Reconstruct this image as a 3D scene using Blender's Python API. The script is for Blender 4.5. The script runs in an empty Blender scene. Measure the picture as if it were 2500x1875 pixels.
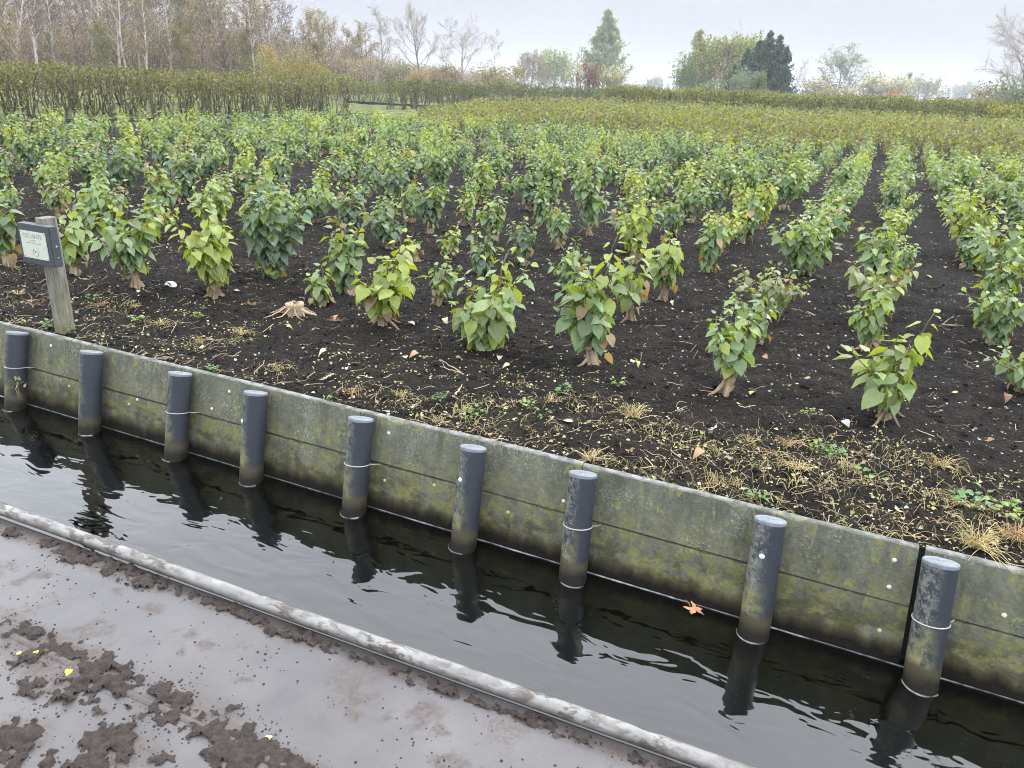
import bpy, math, random
import numpy as np
from mathutils import Matrix, Vector

SC = bpy.context.scene
COL = SC.collection

# ------------------------------------------------------------------ camera
RX = np.array([[0.90312325, 0.18832172, -0.38587993],     # world X (along the wall) in camera axes
               [0.42754256, -0.31132048, 0.84869719],     # world Y (away over the field)
               [0.03969579, -0.93145826, -0.36167631]])   # world Z
F, PX0, PY0, H = 1880.0, 1250.0, 937.5, 1.40
cam_d = bpy.data.cameras.new("camera")
cam_d.sensor_width = 36.0
cam_d.lens = F / 2500.0 * 36.0
cam_d.clip_start = 0.05
cam_d.clip_end = 5000.0
cam = bpy.data.objects.new("camera", cam_d)
COL.objects.link(cam)
cam.matrix_world = Matrix(((RX[0, 0], -RX[0, 1], -RX[0, 2], 0), (RX[1, 0], -RX[1, 1], -RX[1, 2], 0),
                           (RX[2, 0], -RX[2, 1], -RX[2, 2], H), (0, 0, 0, 1)))
SC.camera = cam

# ------------------------------------------------------------------ overcast sky, soft sun, exposure
SUN_EL, SUN_AZ = math.radians(48), math.radians(35)
wd = bpy.data.worlds.new("World")
SC.world = wd
wd.use_nodes = True
nt = wd.node_tree
nt.nodes.clear()
def wn(t, **k):
    n = nt.nodes.new(t)
    for a, b in k.items():
        setattr(n, a, b)
    return n
sky = wn('ShaderNodeTexSky', sky_type='NISHITA', sun_disc=False, sun_elevation=SUN_EL, sun_rotation=SUN_AZ,
         air_density=1.0, dust_density=6.0, ozone_density=1.0)
hs = wn('ShaderNodeHueSaturation')
hs.inputs['Saturation'].default_value = 0.35
geo = wn('ShaderNodeTexCoord')
sep = wn('ShaderNodeSeparateXYZ')
ns = wn('ShaderNodeTexNoise')
ns.inputs['Scale'].default_value = 2.2
ns.inputs['Detail'].default_value = 5
ns.inputs['Roughness'].default_value = 0.5
mp = wn('ShaderNodeMapping')
mp.inputs['Scale'].default_value = (1, 1, 3.0)
rmp = wn('ShaderNodeMapRange', interpolation_type='SMOOTHSTEP')          # cloud layer, made steeply brighter above the view to lift scene and water reflections
rmp.inputs['From Min'].default_value = 0.09
rmp.inputs['From Max'].default_value = 0.32
rmp.inputs['To Min'].default_value = 5.15
rmp.inputs['To Max'].default_value = 31.0
cl = wn('ShaderNodeMapRange')
cl.inputs['From Min'].default_value = 0.3
cl.inputs['From Max'].default_value = 0.7
cl.inputs['To Min'].default_value = 0.91
cl.inputs['To Max'].default_value = 1.07
mul = wn('ShaderNodeMath', operation='MULTIPLY')
tint = wn('ShaderNodeMixRGB', blend_type='MULTIPLY')
tint.inputs['Fac'].default_value = 1.0
tint.inputs['Color1'].default_value = (0.935, 0.98, 1.06, 1)
mx = wn('ShaderNodeMixRGB')
mx.inputs['Fac'].default_value = 0.86   # cloud cover
bg = wn('ShaderNodeBackground')
bg.inputs['Strength'].default_value = 0.10
out = wn('ShaderNodeOutputWorld')
L = nt.links.new
L(sky.outputs[0], hs.inputs['Color'])
L(geo.outputs['Generated'], sep.inputs[0])
L(geo.outputs['Generated'], mp.inputs[0])
L(mp.outputs[0], ns.inputs['Vector'])
L(sep.outputs['Z'], rmp.inputs['Value'])
L(ns.outputs['Fac'], cl.inputs['Value'])
L(rmp.outputs[0], mul.inputs[0])
L(cl.outputs[0], mul.inputs[1])
L(mul.outputs[0], tint.inputs['Color2'])
L(hs.outputs[0], mx.inputs['Color1'])
L(tint.outputs[0], mx.inputs['Color2'])
L(mx.outputs[0], bg.inputs['Color'])
L(bg.outputs[0], out.inputs[0])

sd = bpy.data.lights.new("sun", 'SUN')
sd.energy = 1.3
sd.angle = math.radians(18)
sd.color = (1.0, 0.97, 0.92)
so = bpy.data.objects.new("sun", sd)
COL.objects.link(so)
_sv = Vector((math.sin(SUN_AZ) * math.cos(SUN_EL), math.cos(SUN_AZ) * math.cos(SUN_EL), math.sin(SUN_EL)))
so.rotation_euler = _sv.to_track_quat('Z', 'Y').to_euler()
so.location = (0, 0, 60)

SC.view_settings.view_transform = 'Standard'
SC.view_settings.look = 'None'
SC.view_settings.exposure = 0.5
SC.view_settings.gamma = 1.0
SC.render.engine = 'CYCLES'
SC.cycles.use_denoising = True
try:
    SC.cycles.denoising_prefilter = 'FAST'
    SC.cycles.filter_width = 1.05
except Exception:
    pass
SC.cycles.max_bounces = 6
SC.cycles.diffuse_bounces = 3
SC.cycles.glossy_bounces = 3
SC.cycles.transmission_bounces = 4
SC.cycles.transparent_max_bounces = 4
SC.cycles.volume_bounces = 0

# ------------------------------------------------------------------ helpers
def ray(px, py):
    return RX @ np.array([px - PX0, py - PY0, F])
def at(px, py, z=0.0):                   # photo pixel -> point on the level z
    r = ray(px, py)
    return np.array([0, 0, H]) + r * ((z - H) / r[2])
def far(px, py, D):                      # photo pixel -> point at horizontal distance D
    r = ray(px, py)
    return np.array([0, 0, H]) + r * (D / math.hypot(r[0], r[1]))
def proj(P):
    c = RX.T @ (np.asarray(P, float) - np.array([0, 0, H]))
    return PX0 + F * c[0] / c[2], PY0 + F * c[1] / c[2], c[2]
def height_at(P, ytop):                  # height of an upright at P whose top shows at row ytop
    c0 = RX.T @ (np.array([P[0], P[1], 0]) - np.array([0, 0, H]))
    c1 = RX.T @ np.array([0, 0, 1.0])
    k = (ytop - PY0) / F
    return (k * c0[2] - c0[1]) / (c1[1] - k * c1[2])

def hash2(ix, iy, seed=0):
    h = (ix.astype(np.int64) * 374761393 + iy.astype(np.int64) * 668265263 + seed * 1442695041) & 0x7fffffff
    h = ((h ^ (h >> 13)) * 1274126177) & 0x7fffffff
    return ((h ^ (h >> 16)) & 0xffff) / 65535.0
def vnoise(x, y, seed=0):
    ix, iy = np.floor(x), np.floor(y)
    fx, fy = x - ix, y - iy
    fx, fy = fx * fx * (3 - 2 * fx), fy * fy * (3 - 2 * fy)
    a, b = hash2(ix, iy, seed), hash2(ix + 1, iy, seed)
    c, d = hash2(ix, iy + 1, seed), hash2(ix + 1, iy + 1, seed)
    return (a * (1 - fx) + b * fx) * (1 - fy) + (c * (1 - fx) + d * fx) * fy
def fbm(x, y, o=4, seed=0):
    s, a, t = 0, 0.5, 0
    for i in range(o):
        s = s + a * vnoise(x * 2 ** i + 17 * i, y * 2 ** i + 31 * i, seed + i)
        t += a
        a *= 0.5
    return s / t

class MB:
    """Collects geometry of ONE part; faces are kept per corner count."""
    def __init__(s):
        s.V, s.Q, s.T, s.C, s.n = [], [], [], [], 0
        s.N = []
    def add(s, V, Q=None, T=None, C=None, N=None):
        V = np.asarray(V, float).reshape(-1, 3)
        if Q is not None and len(Q):
            s.Q.append(np.asarray(Q, np.int64).reshape(-1, 4) + s.n)
        if T is not None and len(T):
            s.T.append(np.asarray(T, np.int64).reshape(-1, 3) + s.n)
        if N is not None:
            for f in N:
                s.N.append([i + s.n for i in f])
        if C is None:
            C = np.ones((len(V), 3))
        C = np.asarray(C, float)
        if C.ndim == 1:
            C = np.tile(C, (len(V), 1))
        s.V.append(V)
        s.C.append(C)
        s.n += len(V)
    def tube(s, pts, rad, k=6, C=None, cap=True):
        pts = np.asarray(pts, float)
        n = len(pts)
        rad = np.broadcast_to(np.asarray(rad, float), (n,))
        d = np.gradient(pts, axis=0)
        d /= np.linalg.norm(d, axis=1)[:, None] + 1e-12
        ref = np.array([0, 0, 1.0]) if abs(d[0][2]) < 0.9 else np.array([1.0, 0, 0])
        u = np.cross(d, ref)
        u /= np.linalg.norm(u, axis=1)[:, None] + 1e-12
        w = np.cross(d, u)
        a = np.arange(k) * 2 * math.pi / k
        V = pts[:, None, :] + rad[:, None, None] * (u[:, None, :] * np.cos(a)[None, :, None] + w[:, None, :] * np.sin(a)[None, :, None])
        i, j = np.meshgrid(np.arange(n - 1), np.arange(k), indexing='ij')
        Q = np.stack([i * k + j, i * k + (j + 1) % k, (i + 1) * k + (j + 1) % k, (i + 1) * k + j], -1).reshape(-1, 4)
        N = [list(range(k))[::-1], [(n - 1) * k + q for q in range(k)]] if cap else None
        s.add(V.reshape(-1, 3), Q, C=C, N=N)
    def box(s, c, d, C=None, M=None):
        c, d = np.asarray(c, float), np.asarray(d, float) / 2
        V = np.array([[x, y, z] for x in (-1, 1) for y in (-1, 1) for z in (-1, 1)]) * d
        if M is not None:
            V = V @ np.asarray(M).T
        s.add(V + c, [[0, 1, 3, 2], [4, 6, 7, 5], [0, 4, 5, 1], [2, 3, 7, 6], [0, 2, 6, 4], [1, 5, 7, 3]], C=C)
    def dome(s, c, r, axis, k=10, rings=4, flat=0.6, C=None):
        axis = np.asarray(axis, float) / np.linalg.norm(axis)
        ref = np.array([0, 0, 1.0]) if abs(axis[2]) < 0.9 else np.array([1.0, 0, 0])
        u = np.cross(axis, ref); u /= np.linalg.norm(u)
        w = np.cross(axis, u)
        V, Q, N = [], [], []
        for i in range(rings):
            e = i / rings * math.pi / 2
            for j in range(k):
                a = 2 * math.pi * j / k
                V.append(np.asarray(c) + r * math.cos(e) * (math.cos(a) * u + math.sin(a) * w) + axis * r * flat * math.sin(e))
        V.append(np.asarray(c) + axis * r * flat)
        T = []
        for i in range(rings - 1):
            for j in range(k):
                Q.append([i * k + j, i * k + (j + 1) % k, (i + 1) * k + (j + 1) % k, (i + 1) * k + j])
        for j in range(k):
            T.append([(rings - 1) * k + j, (rings - 1) * k + (j + 1) % k, rings * k])
        s.add(V, Q, T, C=C)
    def mesh(s, name, mat=None, smooth=False):
        V = np.concatenate(s.V) if s.V else np.zeros((0, 3))
        me = bpy.data.meshes.new(name)
        loops, starts, c = [], [], 0
        for A, k in ((s.Q, 4), (s.T, 3)):
            if A:
                A = np.concatenate(A)
                loops.append(A.reshape(-1))
                starts.append(c + np.arange(len(A)) * k)
                c += A.size
        for f in s.N:
            loops.append(np.array(f)); starts.append(np.array([c])); c += len(f)
        lo = np.concatenate(loops).astype(np.int32)
        st = np.concatenate(starts).astype(np.int32)
        me.vertices.add(len(V)); me.vertices.foreach_set('co', V.astype(np.float32).ravel())
        me.loops.add(len(lo)); me.loops.foreach_set('vertex_index', lo)
        me.polygons.add(len(st)); me.polygons.foreach_set('loop_start', st)
        me.update(calc_edges=True)
        a = me.attributes.new('tint', 'FLOAT_COLOR', 'POINT')
        Cc = np.concatenate(s.C)
        a.data.foreach_set('color', np.concatenate([Cc, np.ones((len(Cc), 1))], 1).astype(np.float32).ravel())
        me.polygons.foreach_set('use_smooth', np.full(len(st), bool(smooth)))
        if mat:
            me.materials.append(mat)
        me.validate()
        return me
    def build(s, name, mat, parent=None, smooth=False):
        return link(name, s.mesh(name, mat, smooth), parent)

def link(name, me, parent=None):
    o = bpy.data.objects.new(name, me)
    COL.objects.link(o)
    if parent:
        o.parent = parent
    return o
def tag(o, label=None, cat=None, group=None, kind=None):
    if label: o['label'] = label
    if cat: o['category'] = cat
    if group: o['group'] = group
    if kind: o['kind'] = kind
    return o
def thing(name, label, cat, loc=(0, 0, 0), rz=0, group=None):
    o = bpy.data.objects.new(name, None)
    COL.objects.link(o)
    o.location = tuple(float(v) for v in loc)
    o.rotation_euler = (0, 0, rz)
    o.empty_display_size = 0.1
    return tag(o, label, cat, group)
def copy_tree(o, parent=None):
    c = o.copy()
    COL.objects.link(c)
    if parent: c.parent = parent
    for ch in o.children:
        copy_tree(ch, c)
    return c
ORD = ['first', 'second', 'third', 'fourth', 'fifth', 'sixth', 'seventh', 'eighth', 'ninth', 'tenth', 'eleventh', 'twelfth', 'thirteenth',
       'fourteenth', 'fifteenth', 'sixteenth', 'seventeenth', 'eighteenth', 'nineteenth', 'twentieth', 'twenty-first', 'twenty-second',
       'twenty-third', 'twenty-fourth', 'twenty-fifth', 'twenty-sixth', 'twenty-seventh', 'twenty-eighth', 'twenty-ninth', 'thirtieth',
       'thirty-first', 'thirty-second', 'thirty-third', 'thirty-fourth']

# ------------------------------------------------------------------ materials
class Mat:
    def __init__(s, name, rough=0.7, spec=0.4):
        s.m = bpy.data.materials.new(name)
        s.m.use_nodes = True
        s.t = s.m.node_tree
        s.b = s.t.nodes['Principled BSDF']
        s.b.inputs['Roughness'].default_value = rough
        s.b.inputs['Specular IOR Level'].default_value = spec
    def n(s, t, **k):
        x = s.t.nodes.new(t)
        for a, b in k.items():
            setattr(x, a, b)
        return x
    def l(s, a, b):
        s.t.links.new(a, b)
    def obj(s, scale=(1, 1, 1), world=False):
        if world:
            g = s.n('ShaderNodeNewGeometry').outputs['Position']
        else:
            g = s.n('ShaderNodeTexCoord').outputs['Object']
        m = s.n('ShaderNodeMapping')
        m.inputs['Scale'].default_value = scale
        s.l(g, m.inputs[0])
        return m.outputs[0]
    def noise(s, vec, scale, detail=4, rough=0.55, dist=0.0):
        x = s.n('ShaderNodeTexNoise')
        x.inputs['Scale'].default_value = scale
        x.inputs['Detail'].default_value = detail
        x.inputs['Roughness'].default_value = rough
        x.inputs['Distortion'].default_value = dist
        if vec is not None:
            s.l(vec, x.inputs['Vector'])
        return x.outputs['Fac']
    def rng(s, v, a, b, c=0.0, d=1.0):
        x = s.n('ShaderNodeMapRange')
        for i, q in zip(('From Min', 'From Max', 'To Min', 'To Max'), (a, b, c, d)):
            x.inputs[i].default_value = q
        s.l(v, x.inputs['Value'])
        return x.outputs[0]
    def math(s, op, a, b):
        x = s.n('ShaderNodeMath', operation=op)
        for i, v in enumerate((a, b)):
            if isinstance(v, (int, float)): x.inputs[i].default_value = v
            else: s.l(v, x.inputs[i])
        return x.outputs[0]
    def mix(s, f, a, b, mode='MIX'):
        x = s.n('ShaderNodeMixRGB', blend_type=mode)
        for i, v in zip(('Fac', 'Color1', 'Color2'), (f, a, b)):
            if isinstance(v, (int, float)): x.inputs[i].default_value = v
            elif isinstance(v, tuple): x.inputs[i].default_value = (*v, 1)
            else: s.l(v, x.inputs[i])
        return x.outputs[0]
    def attr(s, name='tint'):
        return s.n('ShaderNodeAttribute', attribute_name=name).outputs['Color']
    def color(s, c):
        if isinstance(c, tuple): s.b.inputs['Base Color'].default_value = (*c, 1)
        else: s.l(c, s.b.inputs['Base Color'])
    def rough(s, v):
        s.l(v, s.b.inputs['Roughness'])
    def bump(s, h, strength=0.4, dist=0.01):
        x = s.n('ShaderNodeBump')
        x.inputs['Strength'].default_value = strength
        x.inputs['Distance'].default_value = dist
        s.l(h, x.inputs['Height'])
        s.l(x.outputs[0], s.b.inputs['Normal'])
    def z(s, vec):
        x = s.n('ShaderNodeSeparateXYZ')
        s.l(vec, x.inputs[0])
        return x.outputs

def leaf_material(name, rough=0.42, spec=0.5, trans=0.3):
    M = Mat(name, rough, spec)
    c = M.attr()
    v = M.noise(M.obj(), 45, 3)
    c2 = M.mix(1.0, c, M.mix(v, (0.72, 0.74, 0.72), (1.25, 1.22, 1.2)), 'MULTIPLY')
    bf = M.n('ShaderNodeNewGeometry').outputs['Backfacing']
    c3 = M.mix(bf, c2, M.mix(1.0, c2, (1.15, 1.12, 0.95), 'MULTIPLY'))
    M.color(c3)
    tr = M.n('ShaderNodeBsdfTranslucent')
    M.l(M.mix(1.0, c2, (2.3, 2.2, 0.55), 'MULTIPLY'), tr.inputs['Color'])
    ms = M.n('ShaderNodeMixShader')
    ms.inputs['Fac'].default_value = trans
    M.l(M.b.outputs[0], ms.inputs[1])
    M.l(tr.outputs[0], ms.inputs[2])
    M.l(ms.outputs[0], M.t.nodes['Material Output'].inputs['Surface'])
    return M.m
LEAF = leaf_material('lilac_leaf', 0.42, 0.5, 0.28)
FARLEAF = leaf_material('far_leaf', 0.6, 0.3, 0.25)

def simple(name, rough=0.8, spec=0.3, nscale=20, lo=0.75, hi=1.25, bump=0.0, stretch=(1, 1, 1)):
    M = Mat(name, rough, spec)
    v = M.noise(M.obj(stretch), nscale, 5)
    M.color(M.mix(1.0, M.attr(), M.mix(v, (lo,) * 3, (hi,) * 3), 'MULTIPLY'))
    if bump:
        M.bump(v, bump, 0.01)
    return M.m
STUMP = simple('pale_stump_wood', 0.9, 0.15, 75, 0.15, 1.75, 1.0, (1, 1, 0.13))
STEM = simple('stem_bark', 0.8, 0.2, 60, 0.6, 1.3)
BARK = simple('tree_bark', 0.9, 0.2, 3, 0.5, 1.35)
DRY = simple('dry_plant', 0.85, 0.2, 40, 0.7, 1.25)
PAINT = simple('painted_sign', 0.5, 0.4, 30, 0.85, 1.1, 0.05)

# peat soil
M = Mat('black_peat', 0.95, 0.15)
p = M.obj(world=True)
a = M.noise(p, 3.0, 6, 0.65)
b = M.noise(p, 55, 6, 0.7)
vo = M.n('ShaderNodeTexVoronoi'); vo.inputs['Scale'].default_value = 60
M.l(p, vo.inputs['Vector'])
c = M.mix(M.rng(a, 0.35, 0.65), (0.0085, 0.0070, 0.0060), (0.021, 0.0165, 0.0135))
c = M.mix(M.rng(b, 0.56, 0.72), c, (0.040, 0.033, 0.027))
c = M.mix(M.rng(b, 0.47, 0.36), c, (0.003, 0.0027, 0.0025))
yy = M.z(p)['Y']
gr = M.math('MULTIPLY', M.rng(yy, 3.9, 3.1), M.rng(M.noise(p, 5, 5, 0.65), 0.52, 0.7))
c = M.mix(M.math('MULTIPLY', gr, 0.45), c, (0.035, 0.038, 0.016))
M.color(c)
hh = M.math('ADD', M.math('MULTIPLY', b, 0.6), M.math('MULTIPLY', vo.outputs['Distance'], 0.5))
M.bump(hh, 1.0, 0.035)
PEAT = M.m
# mossy ground between the old hedges
M = Mat('mossy_ground', 0.95, 0.1)
p = M.obj(world=True)
c = M.mix(M.rng(M.noise(p, 1.4, 6, 0.65), 0.36, 0.6), (0.04, 0.036, 0.022), (0.135, 0.165, 0.05))
M.color(M.mix(M.rng(M.noise(p, 9, 4), 0.45, 0.7), c, (0.10, 0.11, 0.045)))
M.bump(M.noise(p, 12, 5), 0.8, 0.05)
MOSS = M.m
# water
M = Mat('ditch_water', 0.015, 0.5)
M.b.inputs['IOR'].default_value = 1.66
M.color((0.0012, 0.0014, 0.0009))
p = M.obj((1.0, 2.2, 1), world=True)
n1 = M.noise(p, 5.0, 2, 0.45, 0.6)
n2 = M.noise(M.obj((0.35, 1.0, 1), world=True), 2.2, 1, 0.4, 0.3)
M.bump(M.math('ADD', M.math('MULTIPLY', n1, 0.95), n2), 1.0, 0.0046)
WATER = M.m
M = Mat('glint', 0.5, 0.4)  # bright meniscus reflection at the waterline, painted as pale colour
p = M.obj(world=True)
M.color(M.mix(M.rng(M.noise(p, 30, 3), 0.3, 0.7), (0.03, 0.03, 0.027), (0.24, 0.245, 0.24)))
GLINT = M.m
# wall planks: y/z in world, batter is small
M = Mat('weathered_plank', 0.85, 0.15)
pw = M.obj(world=True)
z = M.z(pw)['Z']
v1 = M.noise(M.obj((3, 3, 1.0), world=True), 4.0, 6, 0.65, 0.4)
streak = M.noise(M.obj((9, 9, 0.9), world=True), 2.6, 4, 0.6, 0.3)
fine = M.noise(pw, 95, 4, 0.75)
blot = M.noise(pw, 26, 4, 0.6)
base = M.mix(M.rng(v1, 0.3, 0.7), (0.062, 0.066, 0.052), (0.145, 0.148, 0.112))
base = M.mix(M.math('MULTIPLY', M.rng(streak, 0.53, 0.62), M.rng(blot, 0.42, 0.56)), base, (0.165, 0.17, 0.075))
algae = M.math('MULTIPLY', M.rng(z, -0.06, -0.25), M.rng(M.noise(M.obj((2.2, 2.2, 3.0), world=True), 6, 7, 0.72, 0.3), 0.46, 0.56))
base = M.mix(M.math('MULTIPLY', algae, 0.7), base, (0.165, 0.16, 0.055))
dark = M.math('MULTIPLY', M.rng(z, -0.22, -0.30), M.rng(M.noise(M.obj((1.6, 1.6, 3), world=True), 4, 7, 0.7), 0.47, 0.57))
base = M.mix(M.math('MULTIPLY', dark, 0.72), base, (0.036, 0.036, 0.021))
base = M.mix(1.0, base, M.mix(M.noise(pw, 60, 5, .75), (.45,) * 3, (1.55,) * 3), 'MULTIPLY')
lich = M.math('MULTIPLY', M.rng(fine, 0.545, 0.60), M.rng(M.noise(pw, 5.5, 4), 0.47, 0.62))
base = M.mix(M.math('MULTIPLY', M.math('MULTIPLY', lich, .75), M.rng(z, -0.30, -0.22)), base, (0.27, 0.285, 0.23))
top = M.rng(z, -0.008, -0.001)
base = M.mix(top, base, M.mix(M.rng(blot, .35, .65), (0.10, 0.10, 0.088), (0.25, 0.25, 0.235)))
wob = M.math('ADD', z, M.math('MULTIPLY', M.noise(M.obj((6, 6, 1), world=True), 3, 4), 0.07))
base = M.mix(M.rng(wob, -0.292, -0.326), base, (0.042, 0.036, 0.019))
base = M.mix(M.rng(wob, -0.322, -0.352), base, (0.008, 0.007, 0.0055))
M.color(base)
M.bump(M.math('ADD', fine, M.math('MULTIPLY', blot, 0.9)), 0.7, 0.008)
PLANK = M.m
# posts: object space, local z up the shaft (0 = top)
M = Mat('slate_post', 0.55, 0.3)
po = M.obj()
s3 = M.z(po)
oi = M.n('ShaderNodeObjectInfo').outputs['Random']
off = M.n('ShaderNodeVectorMath', operation='ADD')
cmb = M.n('ShaderNodeCombineXYZ')
for i in range(3):
    M.l(M.math('MULTIPLY', oi, 31.0 + 7 * i), cmb.inputs[i])
M.l(po, off.inputs[0]); M.l(cmb.outputs[0], off.inputs[1])
pv = off.outputs[0]
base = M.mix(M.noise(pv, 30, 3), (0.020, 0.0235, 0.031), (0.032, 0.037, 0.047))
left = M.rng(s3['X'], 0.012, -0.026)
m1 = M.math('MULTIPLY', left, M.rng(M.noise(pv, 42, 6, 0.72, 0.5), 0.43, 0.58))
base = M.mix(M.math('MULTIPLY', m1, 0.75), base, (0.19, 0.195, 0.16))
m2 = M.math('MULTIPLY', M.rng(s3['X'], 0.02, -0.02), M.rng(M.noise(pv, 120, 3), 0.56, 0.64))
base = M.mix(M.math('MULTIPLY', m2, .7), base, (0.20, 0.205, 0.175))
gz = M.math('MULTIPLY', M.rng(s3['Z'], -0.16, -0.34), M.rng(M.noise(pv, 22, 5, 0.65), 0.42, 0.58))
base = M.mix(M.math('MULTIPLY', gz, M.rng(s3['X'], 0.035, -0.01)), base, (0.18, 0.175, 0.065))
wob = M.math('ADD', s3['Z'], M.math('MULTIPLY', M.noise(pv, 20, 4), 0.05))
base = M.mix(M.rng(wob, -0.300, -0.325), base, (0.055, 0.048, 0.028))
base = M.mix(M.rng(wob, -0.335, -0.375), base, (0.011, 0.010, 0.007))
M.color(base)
M.bump(M.noise(pv, 90, 4), 0.25, 0.004)
POST = M.m
M = Mat('post_cap', 0.42, 0.5)
po = M.obj()
M.color(M.mix(M.rng(M.noise(po, 40, 5, 0.7), 0.35, 0.7), (0.12, 0.135, 0.16), (0.21, 0.23, 0.255)))
CAP = M.m
M = Mat('pale_wire', 0.35, 0.5)
M.color((0.34, 0.34, 0.325))
WIRE = M.m
# deck
M = Mat('wet_deck_plate', 0.3, 0.5)
p = M.obj(world=True)
big = M.noise(p, 2.6, 6, 0.62)
base = M.mix(M.rng(big, 0.3, 0.7), (0.048, 0.045, 0.045), (0.098, 0.091, 0.090))
base = M.mix(M.rng(M.noise(M.obj((1, 6, 1), world=True), 5, 5, 0.6), 0.5, 0.75, 0, 0.5), base, (0.058, 0.058, 0.066))
smear = M.math('MULTIPLY', M.rng(M.noise(p, 6.0, 6, 0.7, 0.3), 0.565, 0.64), M.rng(M.noise(p, 80, 4, .65), 0.42, 0.56))
base = M.mix(M.math('MULTIPLY', smear, 0.75), base, (0.075, 0.055, 0.045))
tinge = M.rng(M.noise(p, 1.7, 3), 0.5, 0.75, 0, 0.35)
base = M.mix(tinge, base, (0.105, 0.09, 0.085))
fl = M.n('ShaderNodeSeparateColor'); M.l(M.attr(), fl.inputs[0])
filmv = M.math('MULTIPLY', fl.outputs[0], M.rng(M.noise(p, 60, 5, .7), 0.34, 0.60, .25, 1.0))
base = M.mix(M.math('MULTIPLY', filmv, 0.85), base, (0.058, 0.042, 0.034))
speck = M.rng(M.noise(p, 160, 2), 0.62, 0.70)
base = M.mix(M.math('MULTIPLY', speck, 0.35), base, (0.06, 0.05, 0.045))
M.color(base)
M.rough(M.math('ADD', M.rng(big, 0.3, 0.7, 0.24, 0.42), M.math('MULTIPLY', M.math('MAXIMUM', smear, filmv), 0.4)))
M.bump(M.noise(p, 9, 5), 0.12, 0.01)
DECK = M.m
M = Mat('brown_mud', 0.8, 0.35)
p = M.obj(world=True)
M.color(M.mix(M.rng(M.noise(p, 60, 5, 0.7), 0.3, 0.7), (0.022, 0.016, 0.013), (0.062, 0.047, 0.039)))
M.bump(M.noise(p, 110, 5, 0.7), 0.9, 0.012)
MUD = M.m
M = Mat('muddy_pipe', 0.35, 0.5)
p = M.obj(world=True)
zz = M.z(p)['Z']
base = M.mix(M.rng(M.noise(M.obj((0.5, 1, 1), world=True), 25, 4), 0.35, 0.7), (0.145, 0.14, 0.132), (0.24, 0.235, 0.226))
dirt = M.math('MULTIPLY', M.rng(M.noise(M.obj((0.6, 1.4, 1.4), world=True), 26, 6, 0.72, 0.4), 0.50, 0.55), M.rng(M.noise(M.obj((1, 1, 1), world=True), 4, 3), 0.30, 0.5))
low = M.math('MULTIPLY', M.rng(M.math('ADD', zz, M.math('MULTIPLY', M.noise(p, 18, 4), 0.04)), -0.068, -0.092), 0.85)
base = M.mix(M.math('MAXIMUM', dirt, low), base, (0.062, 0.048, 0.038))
M.color(base)
M.bump(M.math('ADD', dirt, M.noise(p, 60, 3)), 0.3, 0.003)
PIPE = M.m
M = Mat('hull_paint', 0.5, 0.4)
M.color((0.03, 0.032, 0.035))
HULL = M.m
M = Mat('black_sheeting', 0.5, 0.4)
M.color(M.mix(M.noise(M.obj(world=True), 6, 4), (0.008, 0.008, 0.008), (0.02, 0.02, 0.02)))
SHEET = M.m
M = Mat('grey_post_wood', 0.85, 0.2)
po = M.obj((1, 1, 0.12))
base = M.mix(M.rng(M.noise(po, 60, 6, 0.7), 0.35, 0.68), (0.085, 0.08, 0.072), (0.29, 0.275, 0.235))
zz = M.z(M.obj())['Z']
base = M.mix(M.math('MULTIPLY', M.rng(zz, 0.45, 0.05), M.rng(M.noise(M.obj(), 14, 4), 0.35, 0.62, 0, 0.7)), base, (0.14, 0.145, 0.06))
M.color(base)
M.bump(M.noise(po, 60, 6, 0.7), 0.7, 0.01)
LOG = M.m

# ================================================================== SETTING
WZ = -0.415                               # water level
BAT = 0.248                               # batter of wall and posts
def wall_y(z): return 2.63 + BAT * z
def soil_z(x, y):
    x, y = np.asarray(x, float), np.asarray(y, float)
    s = 0.045 * (fbm(x * 1.3, y * 1.3, 3, 5) - 0.5) + 0.045 * (fbm(x * 7, y * 7, 3, 9) - 0.5) + 0.040 * (fbm(x * 20, y * 20, 2, 13) - 0.42)
    e = np.clip((y - 2.66) / 0.25, 0, 1)
    return s * e - 0.016 * (1 - e)

def axis(a0, a1, step, lo, hi, grow):
    v = list(np.arange(a0, a1, step))
    s, x = step, v[-1]
    while x < hi:
        s *= grow; x += s; v.append(min(x, hi))
    s, x, w = step, v[0], []
    while x > lo:
        s *= grow; x -= s; w.append(max(x, lo))
    return np.array(w[::-1] + v)
gx = axis(-6.6, 1.3, 0.021, -18.0, 900.0, 1.035)
gy = axis(2.655, 5.6, 0.021, 2.655, 1500.0, 1.022)
XX, YY = np.meshgrid(gx, gy, indexing='ij')
ZZ = soil_z(XX, YY) * np.where(YY > 40, 0.3, 1.0)
b = MB()
nx, ny = len(gx), len(gy)
i, j = np.meshgrid(np.arange(nx - 1), np.arange(ny - 1), indexing='ij')
b.add(np.stack([XX, YY, ZZ], -1).reshape(-1, 3), np.stack([i * ny + j, (i + 1) * ny + j, (i + 1) * ny + j + 1, i * ny + j + 1], -1).reshape(-1, 4))
tag(b.build('soil', PEAT, smooth=True), kind='structure')

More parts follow.
